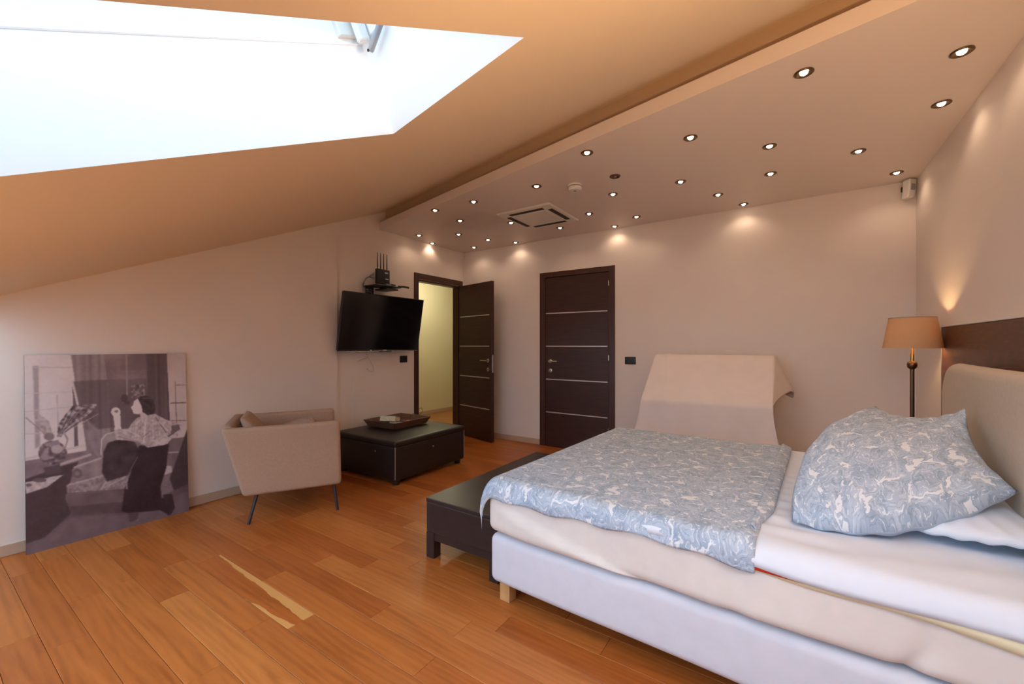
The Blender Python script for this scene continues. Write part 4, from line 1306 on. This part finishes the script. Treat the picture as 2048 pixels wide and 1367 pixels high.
for i, wd_ in enumerate((0.010, 0.007, 0.009, 0.008)):
    lg.box((0.025 + i * 0.012, -h2 + 0.005, 0.0008), (0.025 + i * 0.012 + wd_, -h2 + 0.011, 0.0016), TV)
lg.build('logo', 'label_white', tvr)
MB().box((-0.145, -h2 + 0.004, 0.0008), (-0.128, -h2 + 0.011, 0.0016), TV).build('energy_mark', 'label_white', tvr)
MB().lathe([(0, 0), (0.10, 0), (0.085, 0.012), (0, 0.012)], 20, TV @ Matrix.Translation((0.06, -h2 - 0.001, -0.004)) @ Matrix.Scale(0.12, 4, (0, 0, 1)) @ Matrix.Rotation(PI / 2, 4, 'X')).build('sensor_lip', 'black_plastic', tvr, True, 40)
MB().box((-0.20, -0.15, -0.05), (0.20, 0.15, -0.035), TV).build('mount_plate', 'black_plastic', tvr)
MB().tube([TV @ Vector((0, 0, -0.045)), (-0.165, -0.03, -0.01)], 0.022, 10).build('mount_arm', 'black_plastic', tvr, True, 50)
MB().bbox((-0.170, -0.10, -0.16), (-0.158, 0.06, 0.16), 0.002, 1).build('wall_plate', 'black_plastic', tvr)

# shelf above the television with router and receiver
sf = empty('wall_shelf', (0.13, -1.52, 1.895)); tag(sf, 'small black wall shelf on a post above the television', 'shelf')
MB().bbox((-0.115, -0.165, 0.0), (0.115, 0.165, 0.012), 0.003, 1).build('plate', 'black_plastic', sf)
MB().bbox((-0.105, -0.130, -0.13), (-0.070, -0.065, 0.0), 0.003, 1).build('post', 'black_plastic', sf)
MB().bbox((-0.129, -0.135, -0.15), (-0.105, -0.06, 0.02), 0.002, 1).build('bracket', 'black_plastic', sf)
MB().bbox((-0.10, -0.03, -0.030), (0.105, 0.13, -0.016), 0.002, 1).build('lower_tray', 'black_plastic', sf)
for yq in (-0.02, 0.12):
    MB().box((-0.02, yq - 0.004, -0.017), (0.02, yq + 0.004, 0.001)).build('hanger', 'black_plastic', sf)
rc = empty('receiver_box', (0.14, -1.49, 1.9075)); tag(rc, 'flat black receiver box lying on the small shelf', 'receiver')
MB().bbox((-0.06, -0.085, 0.0), (0.07, 0.085, 0.026), 0.004, 2).build('case', 'black_plastic', rc, True, 40)
MB().box((0.0695, -0.05, 0.010), (0.0712, 0.02, 0.018)).build('display', 'grey_plastic', rc)
rt = empty('router', (0.10, -1.50, 1.934), math.radians(2)); tag(rt, 'black router with four upright antennas above the television', 'router')
MB().bbox((-0.020, -0.088, 0.0), (0.020, 0.088, 0.165), 0.005, 2).build('case', 'black_plastic', rt, True, 40)
for yq, z0_, h_ in ((0.038, 0.122, 0.012), (0.045, 0.055, 0.010)):
    MB().box((0.0195, yq - 0.022, z0_), (0.0212, yq + 0.022, z0_ + h_)).build('badge', 'label_white', rt)
MB().box((0.0195, -0.06, 0.145), (0.0212, 0.06, 0.152)).build('vent_slot', 'slot_dark', rt)
for i in range(4):
    yq = -0.066 + i * 0.044
    an_ = MB().tube([(-0.006, yq, 0.155), (-0.006, yq, 0.20), (-0.006, yq * 1.02, 0.345)], [0.0055, 0.0060, 0.0032], 8)
    an_.build('antenna', 'black_plastic', rt, True, 40)
ad = MB().tube([(0.20, -1.36, 1.917), (0.21, -1.29, 1.922), (0.22, -1.225, 1.918)], [0.011, 0.012, 0.012], 8)
tag(ad.build('streaming_stick', 'black_plastic', None, True, 40), 'black stick sticking out past the shelf end', 'media stick')
rn = random.Random(4)
tg = MB()
for i in range(5):
    y0_ = -1.60 - 0.03 * i * 0.5
    pts = [(0.06, -1.58, 1.98 + 0.02 * i), (0.05 + 0.01 * i, -1.66 - 0.015 * i, 2.00 - 0.012 * i), (0.05, -1.71 - 0.012 * (i % 3), 1.93 - 0.02 * i), (0.05 + 0.012 * i, -1.69 + 0.01 * i, 1.87 - 0.01 * i), (0.06, -1.62, 1.86 - 0.012 * i), (0.045, -1.60, 1.80)]
    # smooth the run of each cable
    fine = []
    P = [Vector(p) for p in pts]
    for a in range(len(P) - 1):
        p0, p1, p2, p3 = P[max(a - 1, 0)], P[a], P[a + 1], P[min(a + 2, len(P) - 1)]
        for t in (0, 0.25, 0.5, 0.75):
            fine.append(0.5 * ((2 * p1) + (p2 - p0) * t + (2 * p0 - 5 * p1 + 4 * p2 - p3) * t * t + (3 * p1 - p0 - 3 * p2 + p3) * t ** 3))
    fine.append(P[-1])
    o = MB().tube(fine, 0.0028, 6).build('router_cable', 'cable_black' if i % 2 else 'grey_plastic', None, True)
    tag(o, 'thin tangled cable looping beside the router', 'cable', 'cables tangled beside the router')
def smooth_path(pts, n=6):
    P = [Vector(p) for p in pts]; out = []
    for a in range(len(P) - 1):
        p0, p1, p2, p3 = P[max(a - 1, 0)], P[a], P[a + 1], P[min(a + 2, len(P) - 1)]
        for q in range(n):
            t = q / n
            out.append(0.5 * ((2 * p1) + (p2 - p0) * t + (2 * p0 - 5 * p1 + 4 * p2 - p3) * t * t + (3 * p1 - p0 - 3 * p2 + p3) * t ** 3))
    out.append(P[-1]); return out
wc = MB().tube(smooth_path([(0.012, -1.62, 1.24), (0.010, -1.64, 1.12), (0.012, -1.69, 1.105), (0.010, -1.755, 1.08)]), 0.0035, 6)
wc.tube(smooth_path([(0.010, -1.63, 1.13), (0.012, -1.59, 1.06), (0.012, -1.555, 1.01), (0.012, -1.555, 0.965), (0.012, -1.60, 0.965), (0.012, -1.645, 1.00)]), 0.003, 6)
tag(wc.build('hanging_cable', 'cable_white', None, True), 'pale loose cable hanging on the wall below the television', 'cable')

# ================================================================ CEILING FITTINGS
def dl_mesh():
    ring = MB().lathe([(0.041, 0.0), (0.042, -0.004), (0.036, -0.008), (0.031, -0.006), (0.020, -0.002), (0.016, -0.0005), (0.0, -0.0005)], 24)
    me_r = bpy.data.meshes.new('ring'); me_r.from_pydata(ring.v, [], ring.f); me_r.materials.append(M['bronze'])
    me_r.polygons.foreach_set('use_smooth', [True] * len(me_r.polygons))
    b = MB().lathe([(0.017, -0.001), (0.016, -0.006), (0.010, -0.011), (0, -0.012)], 18)
    me_b = bpy.data.meshes.new('bulb'); me_b.from_pydata(b.v, [], b.f); me_b.materials.append(M['bulb_glow'])
    me_b.polygons.foreach_set('use_smooth', [True] * len(me_b.polygons))
    me_o = me_b.copy(); me_o.materials.clear(); me_o.materials.append(M['bulb_off'])
    return me_r, me_b, me_o
me_r, me_b, me_o = dl_mesh()
sl = bpy.data.lights.new('spot_beam', 'SPOT'); sl.energy = SPOT_W; sl.color = (1.0, 0.74, 0.52); sl.spot_size = math.radians(140); sl.spot_blend = 0.6; sl.shadow_soft_size = 0.02
LIGHTS = [
    (4.541, -1.886, 'largest lit ceiling spotlight, next to the bed wall near the top edge'),
    (3.955, -2.106, 'large lit ceiling spotlight close to the pale ceiling edge, second biggest'),
    (4.584, -1.371, 'lit ceiling spotlight by the bed wall, second from the front'),
    (3.371, -1.737, 'lit ceiling spotlight between the smoke alarm and the bed, near the pale edge'),
    (3.783, -1.324, 'lit ceiling spotlight in the middle of the ceiling above the bed'),
    (4.281, -0.903, 'lit ceiling spotlight above the floor lamp'),
    (2.741, -1.911, 'lit ceiling spotlight above the smoke alarm, nearest the pale edge'),
    (3.769, -0.800, 'lit ceiling spotlight straight above the covered chair'),
    (4.569, -0.285, 'lit ceiling spotlight beside the white corner sensor'),
    (3.160, -1.020, 'lit ceiling spotlight level with the smoke alarm, towards the bed'),
    (2.760, -1.420, 'unlit ceiling spotlight just beside the smoke alarm'),
    (2.148, -1.585, 'lit ceiling spotlight between smoke alarm and the pale edge'),
    (2.609, -1.055, 'lit ceiling spotlight just below the unlit one'),
    (3.368, -0.531, 'lit ceiling spotlight left of the one glowing on the back wall'),
    (3.529, -0.126, 'lit ceiling spotlight by the back wall, glowing onto it above the bed'),
    (1.478, -1.586, 'lit ceiling spotlight near the pale edge, left of the air conditioner'),
    (1.013, -1.608, 'lit ceiling spotlight touching the pale edge, farthest left of the front row'),
    (2.217, -0.669, 'lit ceiling spotlight right beside the air conditioner corner'),
    (0.989, -1.211, 'lit ceiling spotlight on the dull ceiling patch'),
    (1.396, -0.850, 'lit ceiling spotlight at the left slot of the air conditioner'),
    (2.581, -0.306, 'lit ceiling spotlight above the light switch by the closed door'),
    (2.274, -0.102, 'lit ceiling spotlight above the hinge side of the closed door'),
    (1.746, -0.386, 'lit ceiling spotlight behind the air conditioner, towards the closed door'),
    (0.197, -1.043, 'lit ceiling spotlight above the router'),
    (0.620, -0.813, 'small lit ceiling spotlight in front of the open door'),
    (0.046, -0.673, 'lit ceiling spotlight against the wall over the open door'),
    (0.754, -0.412, 'small lit ceiling spotlight between the open and closed doors'),
    (0.357, -0.200, 'small lit ceiling spotlight deepest in the far corner'),
    (0.970, -0.116, 'small lit ceiling spotlight glowing on the back wall beside the closed door'),
]
for (x, yq, lab) in LIGHTS:
    off = lab.startswith('unlit')
    x = max(x, 0.052)
    r = empty('ceiling_spotlight', (x, yq, HC)); tag(r, lab, 'spotlight', 'recessed spotlights in the lowered ceiling')
    for nm, me in (('ring', me_r), ('bulb', me_o if off else me_b)):
        c = bpy.data.objects.new(nm, me); COL.objects.link(c); c.parent = r
    if not off:
        c = bpy.data.objects.new('spot_beam', sl); COL.objects.link(c); c.parent = r; c.location = (0, 0, -0.02)

# air conditioning cassette
acu = empty('air_conditioner', (1.756, -0.880, HC)); tag(acu, 'square white air conditioner cassette flush in the lowered ceiling', 'air conditioner')
MB().bbox((-0.300, -0.315, -0.022), (0.300, 0.315, -0.0005), 0.006, 2).build('panel', 'white_plastic', acu)
MB().bbox((-0.185, -0.185, -0.026), (0.185, 0.185, -0.021), 0.004, 1).build('grille', 'white_plastic', acu)
for i in range(4):
    Rz = Matrix.Rotation(i * PI / 2, 4, 'Z')
    s_ = MB().box((-0.19, -0.262, -0.0245), (0.19, -0.215, -0.0215), Rz).build('air_slot', 'slot_dark', acu)
    MB().bbox((-0.185, -0.246, -0.027), (0.185, -0.240, -0.0242), 0.001, 1, Rz).build('flap', 'black_plastic', s_)

sm = empty('smoke_alarm', (2.422, -1.427, HC)); tag(sm, 'round white smoke alarm on the lowered ceiling', 'smoke alarm')
MB().lathe([(0.058, -0.0005), (0.058, -0.014), (0, -0.014)], 32).build('base', 'white_plastic', sm, True, 40)
MB().lathe([(0.046, -0.014), (0.046, -0.019), (0, -0.019)], 32).build('gap', 'slot_dark', sm, True, 40)
MB().lathe([(0.054, -0.019), (0.055, -0.036), (0.045, -0.046), (0, -0.048)], 32).build('cap', 'white_plastic', sm, True, 40)
MB().lathe([(0, -0.047), (0.012, -0.0475), (0.011, -0.051), (0, -0.052)], 16).build('test_button', 'grey_plastic', sm, True, 40)

# motion sensor in the corner, facing the room diagonally
ms = empty('motion_sensor', (W - 0.055, -0.06, 2.50), math.radians(45)); tag(ms, 'white motion sensor high in the corner over the lamp', 'motion sensor')
# local -x... the front faces local -y
def ms_fn(p):
    q = Vector(p)
    t = (0.065 - q.z) / 0.145
    q.y += 0.035 * max(0.0, t) ** 1.5
    q.x *= 1 - 0.30 * max(0.0, t - 0.35)
    return q
tiltm = Matrix.Rotation(math.radians(-8), 4, 'X')
MB().rbox((-0.036, -0.045, -0.080), (0.036, 0.010, 0.060), 0.010, (4, 4, 8), ms_fn, tiltm).build('case', 'white_plastic', ms, True)
MB().rbox((-0.024, -0.0475, -0.030), (0.024, -0.030, 0.020), 0.006, (3, 2, 4), ms_fn, tiltm).build('lens', 'grey_plastic', ms, True)
MB().bbox((-0.016, 0.005, -0.02), (0.016, 0.045, 0.02), 0.003, 1).build('bracket', 'slot_dark', ms)
